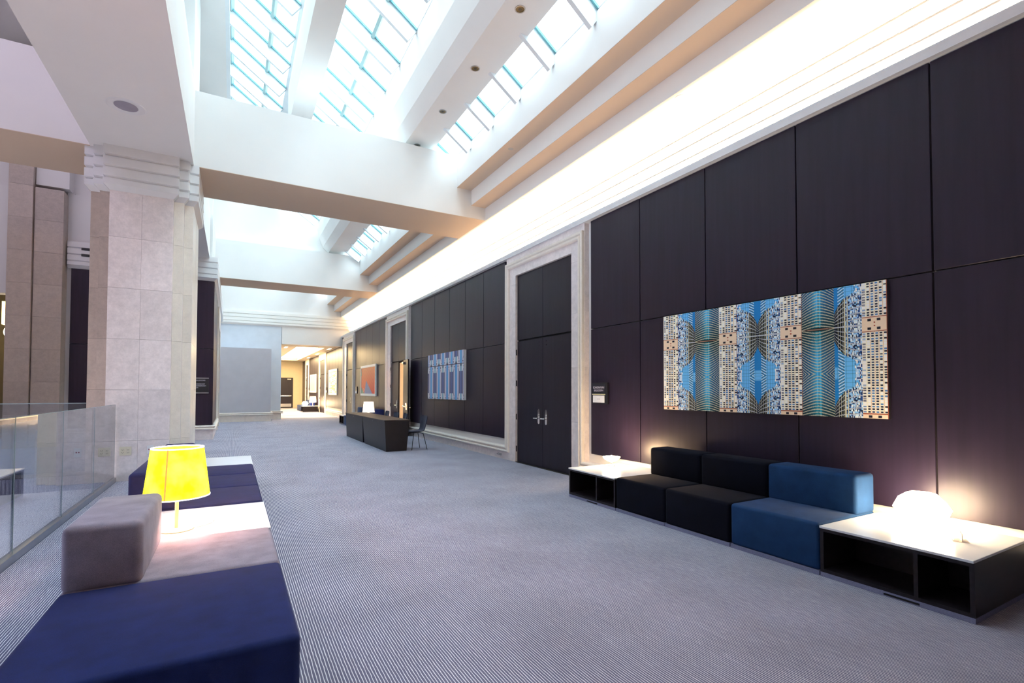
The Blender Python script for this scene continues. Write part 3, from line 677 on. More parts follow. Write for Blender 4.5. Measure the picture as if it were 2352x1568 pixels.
# second group beyond the desk
G2 = 'seat units of the sofa beyond the black desk'
table('white-topped table hidden behind the black desk, under the cream lamp', FX, 5.145, 18.1, 19.05)
for a, b, m, lab in ((19.055, 19.85, NAVY, 'navy seat unit nearest behind the black desk'), (19.855, 20.65, NAVY, 'navy seat unit second behind the desk'), (20.655, 21.45, NAVY, 'navy seat unit next to the light blue one beyond the desk'), (21.455, 22.25, TEAL, 'blue end seat unit beyond the desk, beside the low cubby table')):
    sofa('sofa_unit', lab, m, FX, 5.09, a, b, 'R', G2)
table('low cubby table at the far end of the seating beyond the desk', FX, 5.145, 22.255, 23.2)
G3 = 'seat units of the sofa at the corridor end'
table('dark white-topped table in the corridor with two glowing lamps', FX, 5.145, 36.3, 37.25)
for a, b, m, lab in ((37.255, 38.1, NAVY, 'dark seat unit with backrest just behind the corridor lamps'), (38.105, 38.95, TEAL, 'blue seat unit in the corridor'), (38.955, 39.8, NAVY, 'dark seat unit farthest down the corridor')):
    sofa('sofa_unit', lab, m, FX, 5.09, a, b, 'R', G3)
# ------------------------------------------------------------------ lamps
def shade_mat(name, c0, c1, s):
    m, n, l, p = new_mat(name)
    tcn = N(n, 'ShaderNodeNewGeometry'); nz1 = N(n, 'ShaderNodeTexNoise', Scale=6.0, Detail=4.0); l.new(tcn.outputs['Position'], nz1.inputs['Vector'])
    r = N(n, 'ShaderNodeValToRGB'); r.color_ramp.elements[0].position = 0.38; r.color_ramp.elements[1].position = 0.62
    r.color_ramp.elements[0].color = c0 + (1,); r.color_ramp.elements[1].color = c1 + (1,)
    l.new(nz1.outputs['Fac'], r.inputs['Fac']); l.new(r.outputs['Color'], p.inputs['Emission Color'])
    p.inputs['Base Color'].default_value = c0 + (1,); p.inputs['Emission Strength'].default_value = s; p.inputs['Roughness'].default_value = 0.8
    return m
YSH = shade_mat('glowing_yellow_shade', (1.0, 0.86, 0.0), (1.0, 0.95, 0.12), 1.25)
YIN = emit_mat('shade_inside', (1.0, 0.90, 0.25), 1.6)
SEAM = plain('orange_seam', (0.9, 0.42, 0.06), 0.7, emit=(1.0, 0.55, 0.1), es=0.6)
RIM = emit_mat('shade_rim', (1.0, 0.97, 0.9), 1.8)
def table_lamp(label, loc, shade, inside, bulb_power, zb=0.265, h=0.375, rb=0.212, rt=0.172, seam=True, stem=None, bcol=(1, 0.55, 0.35)):
    t = thing('table_lamp', label, 'lamp', loc)
    stem = stem or WHITEP
    MB().lathe([(0, 0), (0.115, 0), (0.118, 0.006), (0.112, 0.013), (0.03, 0.018), (0.0, 0.018)], n=40).build('base', stem, t, smooth=True)
    MB().tube((0, 0, 0.015), (0, 0, zb + 0.1), 0.013).build('stem', stem, t)
    MB().tube((0, 0, zb - 0.035), (0, 0, zb + 0.03), 0.03).build('socket', stem, t)
    MB().lathe([(rb, zb), (rt, zb + h), (rt - 0.004, zb + h), (rb - 0.004, zb)] , n=56).build('shade', shade, t, smooth=True)
    MB().lathe([(rt + 0.002, zb + h - 0.002), (rt + 0.002, zb + h + 0.006), (rt - 0.008, zb + h + 0.006), (rt - 0.008, zb + h - 0.002), (rt + 0.002, zb + h - 0.002)], n=56).build('rim', RIM, t)
    MB().lathe([(rb + 0.002, zb - 0.004), (rb + 0.002, zb + 0.005), (rb - 0.008, zb + 0.005), (rb - 0.008, zb - 0.004), (rb + 0.002, zb - 0.004)], n=56).build('rim', RIM, t)
    sp = MB()
    for k in range(3):
        a = 2 * PI * k / 3 + 0.5; sp.tube((0, 0, zb + 0.09), ((rb - 0.03) * math.cos(a), (rb - 0.03) * math.sin(a), zb + 0.12), 0.003, n=6)
    sp.build('spider', CHROME, t)
    MB().lathe([(0.0, zb + 0.10), (0.025, zb + 0.11), (0.035, zb + 0.15), (0.028, zb + 0.19), (0, zb + 0.20)], n=20).build('bulb', inside, t, smooth=True)
    if seam:
        a = math.atan2(-1.0, 0.02) - 0.3
        s = MB(); ca, sa = math.cos(a), math.sin(a)
        q = []
        for r_, z_ in ((rb, zb), (rt, zb + h)):
            q.append([(r_ * ca - w_ * sa + o_ * ca, r_ * sa + w_ * ca + o_ * sa, z_) for w_, o_ in ((-0.006, -0.001), (0.006, -0.001), (0.006, 0.002), (-0.006, 0.002))])
        s.rings(q).build('seam', SEAM, t)
    ld = bpy.data.lights.new('bulb_light', 'POINT'); ld.energy = bulb_power; ld.color = bcol; ld.shadow_soft_size = 0.05
    lo = bpy.data.objects.new('bulb_light', ld); COL.objects.link(lo); lo.location = (0, 0, zb + 0.235); lo.parent = t
    ld2 = bpy.data.lights.new('bulb_light', 'POINT'); ld2.energy = bulb_power * 0.9; ld2.color = bcol; ld2.shadow_soft_size = 0.05
    lo2 = bpy.data.objects.new('bulb_light', ld2); COL.objects.link(lo2); lo2.location = (0, 0, zb + 0.06); lo2.parent = t
    return t
L1 = table_lamp('white table lamp with glowing yellow cone shade on the left bench', (-0.365, 4.70, 0.406), YSH, YIN, 62, rb=0.222, rt=0.176, bcol=(1.0, 0.50, 0.42))
cw = [(-0.235, 4.70, 0.409), (-0.16, 4.74, 0.410), (-0.12, 4.80, 0.410), (-0.10, 4.90, 0.410), (-0.14, 5.05, 0.41)]
cdm = MB()
for a, b in zip(cw[:-1], cw[1:]): cdm.tube(a, b, 0.003, n=8)
o = cdm.build('cord', WHITEP, None); o.parent = L1; o.matrix_parent_inverse = Matrix.Translation((0.35, -4.70, -0.406))
table_lamp('cream-shaded table lamp glowing behind the black desk', (4.38, 18.55, 0.406), SHADEW, LAMPW, 22, zb=0.29, h=0.37, seam=False, bcol=(1, 0.4, 0.2))
table_lamp('cream-shaded lamp on the corridor table, right of the round one', (4.86, 36.7, 0.406), SHADEW, LAMPW, 22, zb=0.25, h=0.4, rb=0.23, rt=0.20, seam=False, bcol=(1, 0.4, 0.2))
def poly_lamp(label, loc, R, H, power):
    t = thing('globe_lamp', label, 'lamp', loc)
    m = MB(); n = 6; rs = [(0.50, 0.0), (0.86, 0.22), (1.0, 0.5), (0.86, 0.78), (0.50, 1.0)]
    rr = [[(R * q * math.cos(2 * PI * (k + 0.5 * (i % 2)) / n), R * q * math.sin(2 * PI * (k + 0.5 * (i % 2)) / n), 0.012 + H * z) for k in range(n)] for i, (q, z) in enumerate(rs)]
    b = len(m.v)
    for r_ in rr: m.v += r_
    for i in range(len(rr) - 1):
        for k in range(n):
            k2 = (k + 1) % n; A, B = b + i * n + k, b + i * n + k2; Cc, D = b + (i + 1) * n + k, b + (i + 1) * n + k2
            if i % 2 == 0: m.f += [(A, B, Cc), (B, D, Cc)]
            else: m.f += [(A, B, D), (A, D, Cc)]
    m.f.append(tuple(b + 4 * n + k for k in range(n))); m.f.append(tuple(b + n - 1 - k for k in range(n)))
    m.build('faceted_shade', LAMPW, t)
    MB().lathe([(0, 0), (R * 0.42, 0), (R * 0.42, 0.013), (0, 0.013)], n=24).build('foot', WHITEP, t)
    ld = bpy.data.lights.new('bulb_light', 'POINT'); ld.energy = power; ld.color = (1, 0.66, 0.34); ld.shadow_soft_size = R * 0.9
    lo = bpy.data.objects.new('bulb_light', ld); COL.objects.link(lo); lo.location = (0, 0, H * 0.5); lo.parent = t
    return t
poly_lamp('faceted pebble-shaped glowing lamp on the near white table at right', (4.93, 1.93, 0.406), 0.193, 0.25, 0)
poly_lamp('round glowing lamp on the corridor table, left of the shaded lamp', (4.40, 37.0, 0.406), 0.2, 0.3, 0)
# small bright bowl lamp on the table by the door
t = thing('bowl_lamp', 'small dazzling bowl lamp on the white table next to the closed double door', 'lamp', (4.80, 5.60, 0.406))
MB().lathe([(0, 0), (0.05, 0), (0.05, 0.008), (0.014, 0.014), (0.012, 0.06), (0.02, 0.07)], n=24).build('stem', STEEL, t, smooth=True)
MB().lathe([(0.012, 0.062), (0.05, 0.075), (0.10, 0.105), (0.125, 0.135), (0.12, 0.137), (0.06, 0.095), (0.0, 0.085)], n=32).build('bowl', LAMPW, t, smooth=True)
MB().lathe([(0, 0.09), (0.03, 0.10), (0.04, 0.125), (0.03, 0.15), (0, 0.16)], n=20).build('bulb', FLAME, t, smooth=True)
ld = bpy.data.lights.new('bulb_light', 'POINT'); ld.energy = 34; ld.color = (1, 0.66, 0.36); ld.shadow_soft_size = 0.05
lo = bpy.data.objects.new('bulb_light', ld); COL.objects.link(lo); lo.location = (0, 0, 0.20); lo.parent = t
# curved clear holder on the near table
t = thing('card_holder', 'small curved clear holder with a tiny dark print, on the near white table', 'card holder', (4.66, 1.60, 0.406), 0.5)
rg = []
for k in range(9):
    a = PI * 0.5 * k / 8; y, z = 0.05 * math.cos(a) - 0.01, 0.012 + 0.055 * math.sin(a)
    rg.append([(-0.05, y, z), (0.05, y, z), (0.05, y * 0.94, z + 0.003), (-0.05, y * 0.94, z + 0.003)])
MB().rings(rg).build('curved_sheet', CLEAR, t); MB().box(-0.055, -0.05, 0, 0.055, 0.05, 0.004).build('foot', CLEAR, t)
MB().box(-0.045, -0.012, 0.004, 0.045, -0.008, 0.06).build('card', plain('pale_pink_card', (0.7, 0.52, 0.45), 0.6), t)
MB().box(-0.03, -0.014, 0.015, 0.0, -0.012, 0.04).box(0.008, -0.014, 0.012, 0.03, -0.012, 0.035).build('print', BLACKM, t)
# pendant lantern in the recess at far left
t = thing('wall_lantern', 'warm glowing lantern at the left edge behind the stone pier', 'lamp', (-5.55, 19.4, 0))
box('body', emit_mat('lantern_glow', (1.0, 0.72, 0.30), 4.0), (-0.16, -0.1, 3.35), (0.1, 0.1, 4.0), t)
MB().lathe([(0, 3.0), (0.12, 3.05), (0.14, 3.15), (0.1, 3.3), (0.0, 3.35)], n=20).build('bulb', FLAME, t)
MB().tube((-0.03, 0, 4.0), (-0.03, 0, 6.8), 0.01).build('rod', CHROME, t)
# ------------------------------------------------------------------ reception desk units and chairs
def desk(label, ya, yb, y_in0, y_in1):
    """tapered counter unit: wide top, body narrowing towards the floor"""
    t = thing('desk', label, 'desk', (3.56, (ya + yb) / 2, 0)); yc = (ya + yb) / 2
    xa, xb = 3.24 - 3.56, 3.90 - 3.56
    top = [(xa, ya - yc), (xb, ya - yc), (xb, yb - yc), (xa, yb - yc)]
    box('desktop', DESKM, (xa, ya - yc, 0.738), (xb, yb - yc, 0.765), t, 0.002, 1)
    bot = [(xa + 0.05, ya - yc + y_in0), (xb - 0.10, ya - yc + y_in0), (xb - 0.10, yb - yc - y_in1), (xa + 0.05, yb - yc - y_in1)]
    up = [(xa + 0.012, ya - yc + 0.004), (xb - 0.03, ya - yc + 0.004), (xb - 0.03, yb - yc - 0.004), (xa + 0.012, yb - yc - 0.004)]
    T = 0.03
    m = MB().rings([[(x, y, 0.0) for x, y in bot], [(x, y, 0.736) for x, y in up]]); m.build('body', DESKM, t)
    fx = xa + 0.012
    MB().tube((fx - 0.008 + 0.004, (yb - ya) * 0.0, 0.70), (fx + 0.01, 0, 0.70), 0.014).build('lock', CHROME, t)
    return t
desk('black tapered reception desk unit, the nearer one with its end face showing', 12.11, 14.49, 0.0, 0.09)
desk('black tapered reception desk unit, the farther one behind the gap', 14.495, 16.9, 0.09, 0.0)
def chair(label, x, y, rz, first=None):
    g = 'slate chairs behind the black desk'
    if first:
        r = first.copy(); COL.objects.link(r); r.location = (x, y, 0); r.rotation_euler = (0, 0, rz); r['label'] = label
        for ch in first.children:
            c = ch.copy(); COL.objects.link(c); c.parent = r
        return r
    t = thing('chair', label, 'chair', (x, y, 0), rz, g)       # faces -x
    # one-piece shell: seat (front at -x) curving up into a waisted back
    prof = [(-0.20, 0.435, 0.19), (-0.17, 0.452, 0.205), (-0.10, 0.452, 0.215), (0.02, 0.448, 0.21), (0.12, 0.452, 0.19), (0.175, 0.475, 0.165), (0.205, 0.52, 0.15), (0.222, 0.60, 0.165), (0.235, 0.70, 0.20), (0.25, 0.79, 0.205), (0.256, 0.83, 0.185), (0.26, 0.85, 0.14)]
    m = MB(); rr = []
    for i, (px, pz, hw) in enumerate(prof):
        j = min(i + 1, len(prof) - 1); k = max(i - 1, 0); dx, dz = prof[j][0] - prof[k][0], prof[j][1] - prof[k][1]; q = math.hypot(dx, dz); nx_, nz2 = -dz / q, dx / q
        ring = []
        for s in range(-5, 6):
            f = s / 5; cur = 0.03 * f * f * (1 if i > 5 else 0.5)
            ring.append((px + nx_ * (0.014 + cur), f * hw, pz + nz2 * (0.014 + cur)))
        for s in range(5, -6, -1):
            f = s / 5; cur = 0.03 * f * f * (1 if i > 5 else 0.5)
            ring.append((px - nx_ * (0.014 - cur), f * hw, pz - nz2 * (0.014 - cur)))
        rr.append(ring)
    m.rings(rr); o = m.build('shell', CHAIRF, t, smooth=True)
    sm = o.modifiers.new('s', 'SUBSURF'); sm.levels = 1; sm.render_levels = 1
    for sx, sy in ((-1, -1), (-1, 1), (1, -1), (1, 1)):
        MB().tube((sx * 0.08, sy * 0.06, 0.425), (sx * 0.13, sy * 0.16, 0.40), 0.010, n=8).tube((sx * 0.13, sy * 0.16, 0.402), (sx * 0.21, sy * 0.225, 0.0), 0.010, 0.008, n=8).build('leg', BLACKM, t)
    MB().lathe([(0, 0.42), (0.10, 0.42), (0.10, 0.434), (0, 0.434)], n=20).build('hub', BLACKM, t)
    return t
c0 = chair('slate chair nearest the camera, sticking out past the near end of the black desk', 4.11, 12.33, 0.10)
chair('second slate chair from the near end of the black desk', 4.06, 13.80, -0.05, c0)
chair('third slate chair from the near end of the black desk', 4.06, 14.64, 0.08, c0)
chair('slate chair at the far end behind the black desk', 4.06, 15.66, 0.0, c0)
# ------------------------------------------------------------------ pictures
def grid_pic(name, mat_name, W, H, nu, nv, fn, parent, x, emitless=True):
    """flat print on a plane facing -x: u runs from the far (left) to the near (right) end, v from top to bottom"""
    ys = np.linspace(W / 2, -W / 2, nu); zs = np.linspace(H / 2, -H / 2, nv)
    U, V = np.meshgrid(np.linspace(0, 1, nu), np.linspace(0, 1, nv)); YY, ZZ = np.meshgrid(ys, zs)
    co = np.stack([np.full(U.size, x), YY.ravel(), ZZ.ravel()], 1).astype(np.float32)
    i = np.arange(nv - 1)[:, None] * nu + np.arange(nu - 1)[None, :]
    q = np.stack([i, i + nu, i + nu + 1, i + 1], -1).reshape(-1, 4).astype(np.int32)
    me = bpy.data.meshes.new(name); me.vertices.add(len(co)); me.vertices.foreach_set('co', co.ravel())
    me.loops.add(q.size); me.loops.foreach_set('vertex_index', q.ravel()); me.polygons.add(len(q))
    me.polygons.foreach_set('loop_start', np.arange(0, q.size, 4, dtype=np.int32)); me.polygons.foreach_set('loop_total', np.full(len(q), 4, np.int32))
    me.update(calc_edges=True)
    rgb = np.clip(fn(U, V), 0, 1).reshape(-1, 3) ** 2.2
    ca = me.color_attributes.new('print', 'FLOAT_COLOR', 'POINT')
    ca.data.foreach_set('color', np.concatenate([rgb, np.ones((len(rgb), 1))], 1).astype(np.float32).ravel())
    m, n, l, p = new_mat(mat_name); a = N(n, 'ShaderNodeAttribute', attribute_name='print'); l.new(a.outputs['Color'], p.inputs['Base Color'])
    p.inputs['Roughness'].default_value = 0.55; p.inputs['Specular IOR Level'].default_value = 0.25
    me.materials.append(m); o = bpy.data.objects.new(name, me); return put(o, parent)
def mixc(c, mask, col):
    mask = mask[..., None] if mask.ndim == 2 else mask
    return c * (1 - mask) + np.array(col) * mask
def hsh(a, b):
    s = np.sin(a * 127.1 + b * 311.7) * 43758.5453; return s - np.floor(s)
def city(U, V):
    c = np.zeros(U.shape + (3,)) + 0.5
    # the print is mirrored top to bottom about v=0.31 and again about v=0.665
    vm = np.abs(((V - 0.31 + 0.355) % 0.71) - 0.355)          # 0 at the knots, 0.355 half way between
    cols = [0, .095, .2, .334, .424, .623, .71, .829, .921, 1.0]
    def facade(u, w):
        k = np.zeros(u.shape + (3,)) + np.array([0.96, 0.88, 0.80])
        gu = u * 6.0; gv = vm * 52
        win = ((gu % 1) > 0.22) & ((gu % 1) < 0.86) & ((gv % 1) > 0.25) & ((gv % 1) < 0.85)
        r = hsh(np.floor(gu), np.floor(gv)); cen = (u > 0.33) & (u < 0.66)
        k = mixc(k, (win & (r < 0.45)).astype(float), (0.06, 0.10, 0.20))
        k = mixc(k, (win & (r >= 0.45) & (r < 0.65)).astype(float), (0.28, 0.45, 0.66))
        k = mixc(k, (win & (r >= 0.65) & ~cen).astype(float), (0.95, 0.96, 1.0))
        k = mixc(k, (win & (r >= 0.65) & cen).astype(float), (0.12, 0.2, 0.34))
        half = (u < 0.18); k = mixc(k, (half & (((vm * 92) % 1) < 0.3)).astype(float) * 0.8, (0.98, 0.98, 1.0))
        k = mixc(k, ((np.abs((gu % 1) - 0.04) < 0.05) & (u > 0.2)).astype(float) * 0.6, (0.70, 0.52, 0.42))
        cap = vm < 0.05
        k = mixc(k, cap.astype(float), (0.87, 0.78, 0.68))
        for wu in (0.3, 0.68): k = mixc(k, (cap & (np.abs(u - wu) < 0.07) & (np.abs(vm - 0.033) < 0.009)).astype(float), (0.1, 0.1, 0.16))
        k = mixc(k, (cap & (np.abs(u - 0.5) < 0.03) & (np.abs(vm - 0.012) < 0.005)).astype(float), (0.6, 0.2, 0.1))
        k = mixc(k, (np.abs(vm - 0.053) < 0.0035).astype(float), (0.55, 0.25, 0.15))
        k = mixc(k, (u > 0.975).astype(float), (0.55, 0.3, 0.22))
        return k
    def cylinder(u):
        s = (u - 0.5) * 2
        sh = np.clip(1 - np.abs(s + 0.05) * 0.9, 0, 1)
        deep = np.clip(1 - vm / 0.22, 0, 1)[..., None]
        blue = np.array([0.08, 0.40, 0.62]) * 0.7 + np.array([0.25, 0.45, 0.5])[None, None] * (sh ** 3)[..., None]
        green = np.array([0.02, 0.16, 0.17]) + np.array([0.05, 0.30, 0.35])[None, None] * (sh ** 3)[..., None]
        k = blue * (1 - deep) + green * deep
        k = mixc(k, (((u * 22) % 1) < 0.25).astype(float) * 0.35, (0.02, 0.10, 0.16))
        k = mixc(k, (np.abs(s - 0.15) < 0.05).astype(float) * 0.5, (0.3, 0.8, 0.95))
        bow = (0.02 + 0.16 * np.clip(vm, 0, 1)) * (1 - np.abs(s) ** 1.7)
        g = (vm - bow) * 50 + 10
        ln = ((g % 1) < 0.30)
        k = mixc(k, ln.astype(float) * 0.9, (0.74, 0.72, 0.62))
        eye = (np.abs(vm) < 0.012 * (1 - s * s) + 0.001)
        k = mixc(k, eye.astype(float), (0.04, 0.12, 0.12)); k = mixc(k, (np.abs(vm) < 0.005 * (1 - s * s)).astype(float), (0.55, 0.42, 0.36))
        return k
    def lattice(u):      # u=0 at the outer (facade) side, 1 at the dark spine
        base = np.zeros(u.shape + (3,)) + np.array([0.38, 0.68, 0.90])
        r = hsh(np.floor(u * 26), np.floor(vm * 90)); r2 = hsh(np.floor(u * 40), np.floor(vm * 60))
        base = mixc(base, (((u * 9) % 1) < 0.12).astype(float) * 0.5, (0.12, 0.32, 0.5)); base = mixc(base, (((vm * 60) % 1) < 0.12).astype(float) * 0.5, (0.12, 0.32, 0.5))
        cc = vm / np.sqrt(1 - 0.86 * u ** 2)
        near = cc < 0.262
        k = np.zeros(u.shape + (3,)) + np.array([0.13, 0.28, 0.50])
        k = mixc(k, (r < 0.35).astype(float), (0.55, 0.75, 0.9)); k = mixc(k, (r > 0.75).astype(float), (0.05, 0.10, 0.20)); k = mixc(k, ((r2 > 0.7) & (u < 0.4)).astype(float), (0.86, 0.92, 1.0))
        spine = u > 0.62
        k = mixc(k, spine.astype(float) * 0.92, (0.02, 0.05, 0.08))
        k = mixc(k, (spine & (((u * 12) % 1) < 0.16)).astype(float), (0.62, 0.62, 0.52))
        arc = cc * 22
        k = mixc(k, ((arc % 1) < 0.17).astype(float), (0.68, 0.70, 0.74))
        k = mixc(k, ((np.abs(u - 0.5) < 0.02) | (np.abs(u - 0.60) < 0.02)).astype(float), (0.75, 0.74, 0.64))
        base = mixc(base, ((u < 0.25) & (r2 > 0.45)).astype(float), (0.93, 0.95, 1.0)); base = mixc(base, ((u < 0.25) & (r < 0.25)).astype(float), (0.1, 0.2, 0.42))
        fe = (u > 0.62) & (u < 0.85); base = mixc(base, (fe & (((vm * 42 + u * 5) % 1) < 0.4)).astype(float), (0.15, 0.36, 0.52)); base = mixc(base, (fe & (((vm * 42 + u * 5 + 0.5) % 1) < 0.2)).astype(float), (0.85, 0.9, 0.92))
        base = mixc(base, ((u > 0.85) & (vm < 0.31)).astype(float), (0.10, 0.45, 0.72))
        k = np.where(near[..., None], k, base)
        return k
    kinds = 'FLCFMFCRF'
    for i, kd in enumerate(kinds):
        a, b = cols[i], cols[i + 1]; m = (U >= a) & (U <= b); u = (U - a) / (b - a)
        if kd == 'F': k = facade(u, b - a)
        elif kd == 'C': k = cylinder(u)
        elif kd == 'L': k = lattice(u)
        elif kd == 'R': k = lattice(1 - u)
        else: k = lattice(1 - np.abs(u - 0.5) * 2)
        c = np.where(m[..., None], k, c)
    return c * 1.12
def picture(label, y0, y1, z0, z1, frame, fw, nu, nv, fn, mn, group=None, depth=0.04):
    t = thing('picture', label, 'picture', (5.24, (y0 + y1) / 2, (z0 + z1) / 2)); W, H = y1 - y0, z1 - z0
    box('backing', frame, (-depth, -W / 2, -H / 2), (-0.002, W / 2, H / 2), t)
    if fw:
        MB().box(-depth - 0.02, -W / 2, -H / 2, -depth, W / 2, -H / 2 + fw).box(-depth - 0.02, -W / 2, H / 2 - fw, -depth, W / 2, H / 2).box(-depth - 0.02, -W / 2, -H / 2 + fw, -depth, -W / 2 + fw, H / 2 - fw).box(-depth - 0.02, W / 2 - fw, -H / 2 + fw, -depth, W / 2, H / 2 - fw).build('frame', frame, t)
    grid_pic('print', mn, W - 2 * fw, H - 2 * fw, nu, nv, fn, t, -depth - 0.002)
    return t
picture('long mirrored photo of blue glass towers above the sofa on the right wall', 2.27, 4.97, 1.245, 2.52, STEEL, 0, 620, 330, city, 'tower_print')
def bluecols(U, V):
    c = np.zeros(U.shape + (3,)) + np.array([0.80, 0.80, 0.88])
    ph = (U * 4.25 + 0.05)
    top = V < 0.27
    p = np.where(top, ph, ph + 0.5) % 1; d = np.abs(p - 0.0); d = np.minimum(d, 1 - d)       # 0 on the blue band
    vm = np.where(top, 0.27 - V, np.abs(np.minimum(V - 0.27, 1.02 - V)))                     # distance from the knot rows
    c = mixc(c, (d < 0.10).astype(float), (0.30, 0.62, 0.86)); c = mixc(c, (d < 0.03).astype(float), (0.50, 0.80, 0.95))
    c = mixc(c, ((d > 0.055) & (d < 0.085)).astype(float), (0.16, 0.42, 0.74))
    g = np.abs(p - 0.5)
    c = mixc(c, ((g < 0.24) & (vm > 0.15)).astype(float), (0.46, 0.45, 0.56)); c = mixc(c, ((g < 0.10) & (vm > 0.15)).astype(float), (0.28, 0.34, 0.58)); c = mixc(c, ((g < 0.02) & (vm > 0.15)).astype(float), (0.55, 0.6, 0.75))
    c = mixc(c, ((g < 0.09) & (vm < 0.15)).astype(float), (0.55, 0.70, 0.80)); c = mixc(c, ((g > 0.11) & (g < 0.19) & (vm < 0.15)).astype(float), (0.92, 0.90, 0.90))
    c = mixc(c, ((g < 0.11) & (vm < 0.05) & (((V * 60) % 1) < 0.6)).astype(float), (0.24, 0.22, 0.34))
    c = mixc(c, ((np.abs(g - 0.30) < 0.03) & (np.abs(vm - 0.05) < 0.018)).astype(float), (0.1, 0.1, 0.2)); c = mixc(c, (np.abs(vm) < 0.008).astype(float), (0.25, 0.22, 0.32))
    c = mixc(c, ((np.abs(g - 0.20 - (0.16 - vm) * 1.3) < 0.02) & (vm < 0.16) & (vm > 0.09)).astype(float), (0.25, 0.27, 0.4))
    return c
picture('square print of blue and lilac mirrored stripes between the two tall doors', 11.72, 14.40, 1.25, 2.55, WHITEP, 0, 300, 180, bluecols, 'stripe_print', depth=0.07)
def redfan(U, V):
    c = np.zeros(U.shape + (3,)) + np.array([0.93, 0.47, 0.32]); g = (U * 0.35 + V * 0.35)
    c = c + np.array([0.05, 0.18, 0.14]) * (0.7 - V)[..., None] + np.array([0.0, -0.12, -0.02]) * (U * V)[..., None]
    c = c * (1 + 0.05 * np.sin((U - V * 0.45) * 90))[..., None]
    v2 = (V - 0.5) / 0.5
    tri = (V > 0.5) & (U > 0.36 - 0.13 * v2) & (U < 0.36 + 0.45 * v2)
    c = mixc(c, tri.astype(float), (0.55, 0.58, 0.72)); c = mixc(c, (tri & (((U * 26) % 1) < 0.3)).astype(float), (0.45, 0.42, 0.66)); c = mixc(c, (tri & (((U * 13) % 1) < 0.15)).astype(float), (0.66, 0.60, 0.68))
    gr_ = (V > 0.76) & (U < 0.22 * (V - 0.74) / 0.26); c = mixc(c, gr_.astype(float), (0.55, 0.62, 0.52))
    c = mixc(c, ((U < 0.03) & (V > 0.15) & (V < 0.3)).astype(float), (0.7, 0.7, 0.5))
    c = mixc(c, ((np.abs(U - 0.2 - 0.02 * np.sin(V * 60)) < 0.03) & (V > 0.80) & (V < 0.93)).astype(float) * 0.6, (1, 0.85, 0.75))
    return c
picture('red and orange fan print in a white frame above the desk lamp', 20.80, 23.55, 1.25, 2.60, WHITEP, 0.10, 160, 120, redfan, 'fan_print')
def patch(U, V):
    c = np.zeros(U.shape + (3,)) + np.array([0.92, 0.86, 0.78]); a = np.floor(V * 22); b = np.floor(U * 5); r = hsh(a, b); r2 = hsh(b + 3, a + 7)
    for lo_, hi_, col in ((0, .16, (0.95, 0.65, 0.35)), (.16, .3, (0.92, 0.5, 0.5)), (.3, .4, (0.55, 0.78, 0.66)), (.4, .5, (0.62, 0.6, 0.8)), (.5, .6, (0.96, 0.78, 0.45)), (.6, .66, (0.8, 0.4, 0.5))):
        c = mixc(c, ((r >= lo_) & (r < hi_) & (V > 0.03)).astype(float) * 0.8, col)
    return c
picture('patchwork print of many pastel bars in a white frame in the corridor', 29.60, 32.35, 1.22, 2.73, WHITEP, 0.12, 110, 100, patch, 'patch_print')
def yel(U, V):
    c = np.zeros(U.shape + (3,)) + np.array([0.95, 0.9, 0.66]); return mixc(c, (np.abs(np.sin(U * 14 + V * 2)) > 0.93).astype(float) * 0.5, (0.8, 0.66, 0.35))
picture('pale yellow print, the farthest picture down the corridor', 37.85, 40.75, 1.32, 2.65, WHITEP, 0.12, 60, 50, yel, 'yellow_print')
# ------------------------------------------------------------------ signs
LET = plain('pale_lettering', (0.62, 0.60, 0.72), 0.5)
SIGNB = plain('sign_black', (0.008, 0.008, 0.012), 0.4); SIGNN = plain('sign_navy', (0.012, 0.014, 0.026), 0.35)
def room_sign(label, yc, zc, txt):
    t = thing('room_sign', label, 'sign', (5.24, yc, zc))
    box('backplate', SIGNB, (-0.03, -0.20, -0.172), (-0.002, 0.19, 0.172), t, 0.002, 1)
    box('name_plate', SIGNN, (-0.034, -0.145, 0.0), (-0.03, 0.175, 0.15), t)
    box('divider_line', plain('pale_brass', (0.8, 0.75, 0.45), 0.3), (-0.036, -0.145, -0.022), (-0.03, 0.18, -0.010), t)
    box('insert_card', plain('white_card', (0.85, 0.85, 0.87), 0.6), (-0.036, -0.125, -0.15), (-0.03, 0.16, -0.035), t)
    if txt:
        text(txt[0], 0.048, LET, (-0.0365, 0.015, 0.093), RX, t, sx=0.8); text(txt[1], 0.048, LET, (-0.0365, 0.015, 0.045), RX, t, sx=0.8)
        text('See Desk', 0.02, plain('grey_ink', (0.35, 0.25, 0.28), 0.6), (-0.0372, 0.015, -0.092), RX, t)
    return t
room_sign('black room sign reading Scandinavian Ballroom 4, right of the closed double door', 6.37, 1.455, ('SCANDINAVIAN', 'BALLROOM 4'))
room_sign('black room sign left of the red fan print', 24.62, 1.5, None)
room_sign('black room sign beside the first corridor door', 33.35, 1.5, None)
room_sign('black room sign beside the last corridor door', 41.45, 1.5, None)
t = thing('direction_sign', 'black directory sign between two pale bars, partly behind the big pillar', 'sign', (-1.15, 17.69, 1.63))
box('plate', SIGNB, (-0.55, -0.02, -0.20), (0.53, -0.002, 0.21), t)
for z in (-0.235, 0.21): box('bar', STEEL, (-0.55, -0.028, z), (0.53, -0.002, z + 0.03), t)
for k, s in enumerate(('SCANDINAVIAN BALLROOMS', '& 3', 'BOARDROOM', 'BOARDROOM', 'ROOM')):
    text(s, 0.055, LET, ({0: 0.44, 1: 0.20, 2: 0.43, 3: 0.46, 4: 0.26}[k], -0.022, 0.155 - 0.055 * k), (PI / 2, 0, 0), t, align='RIGHT', sx=0.8)
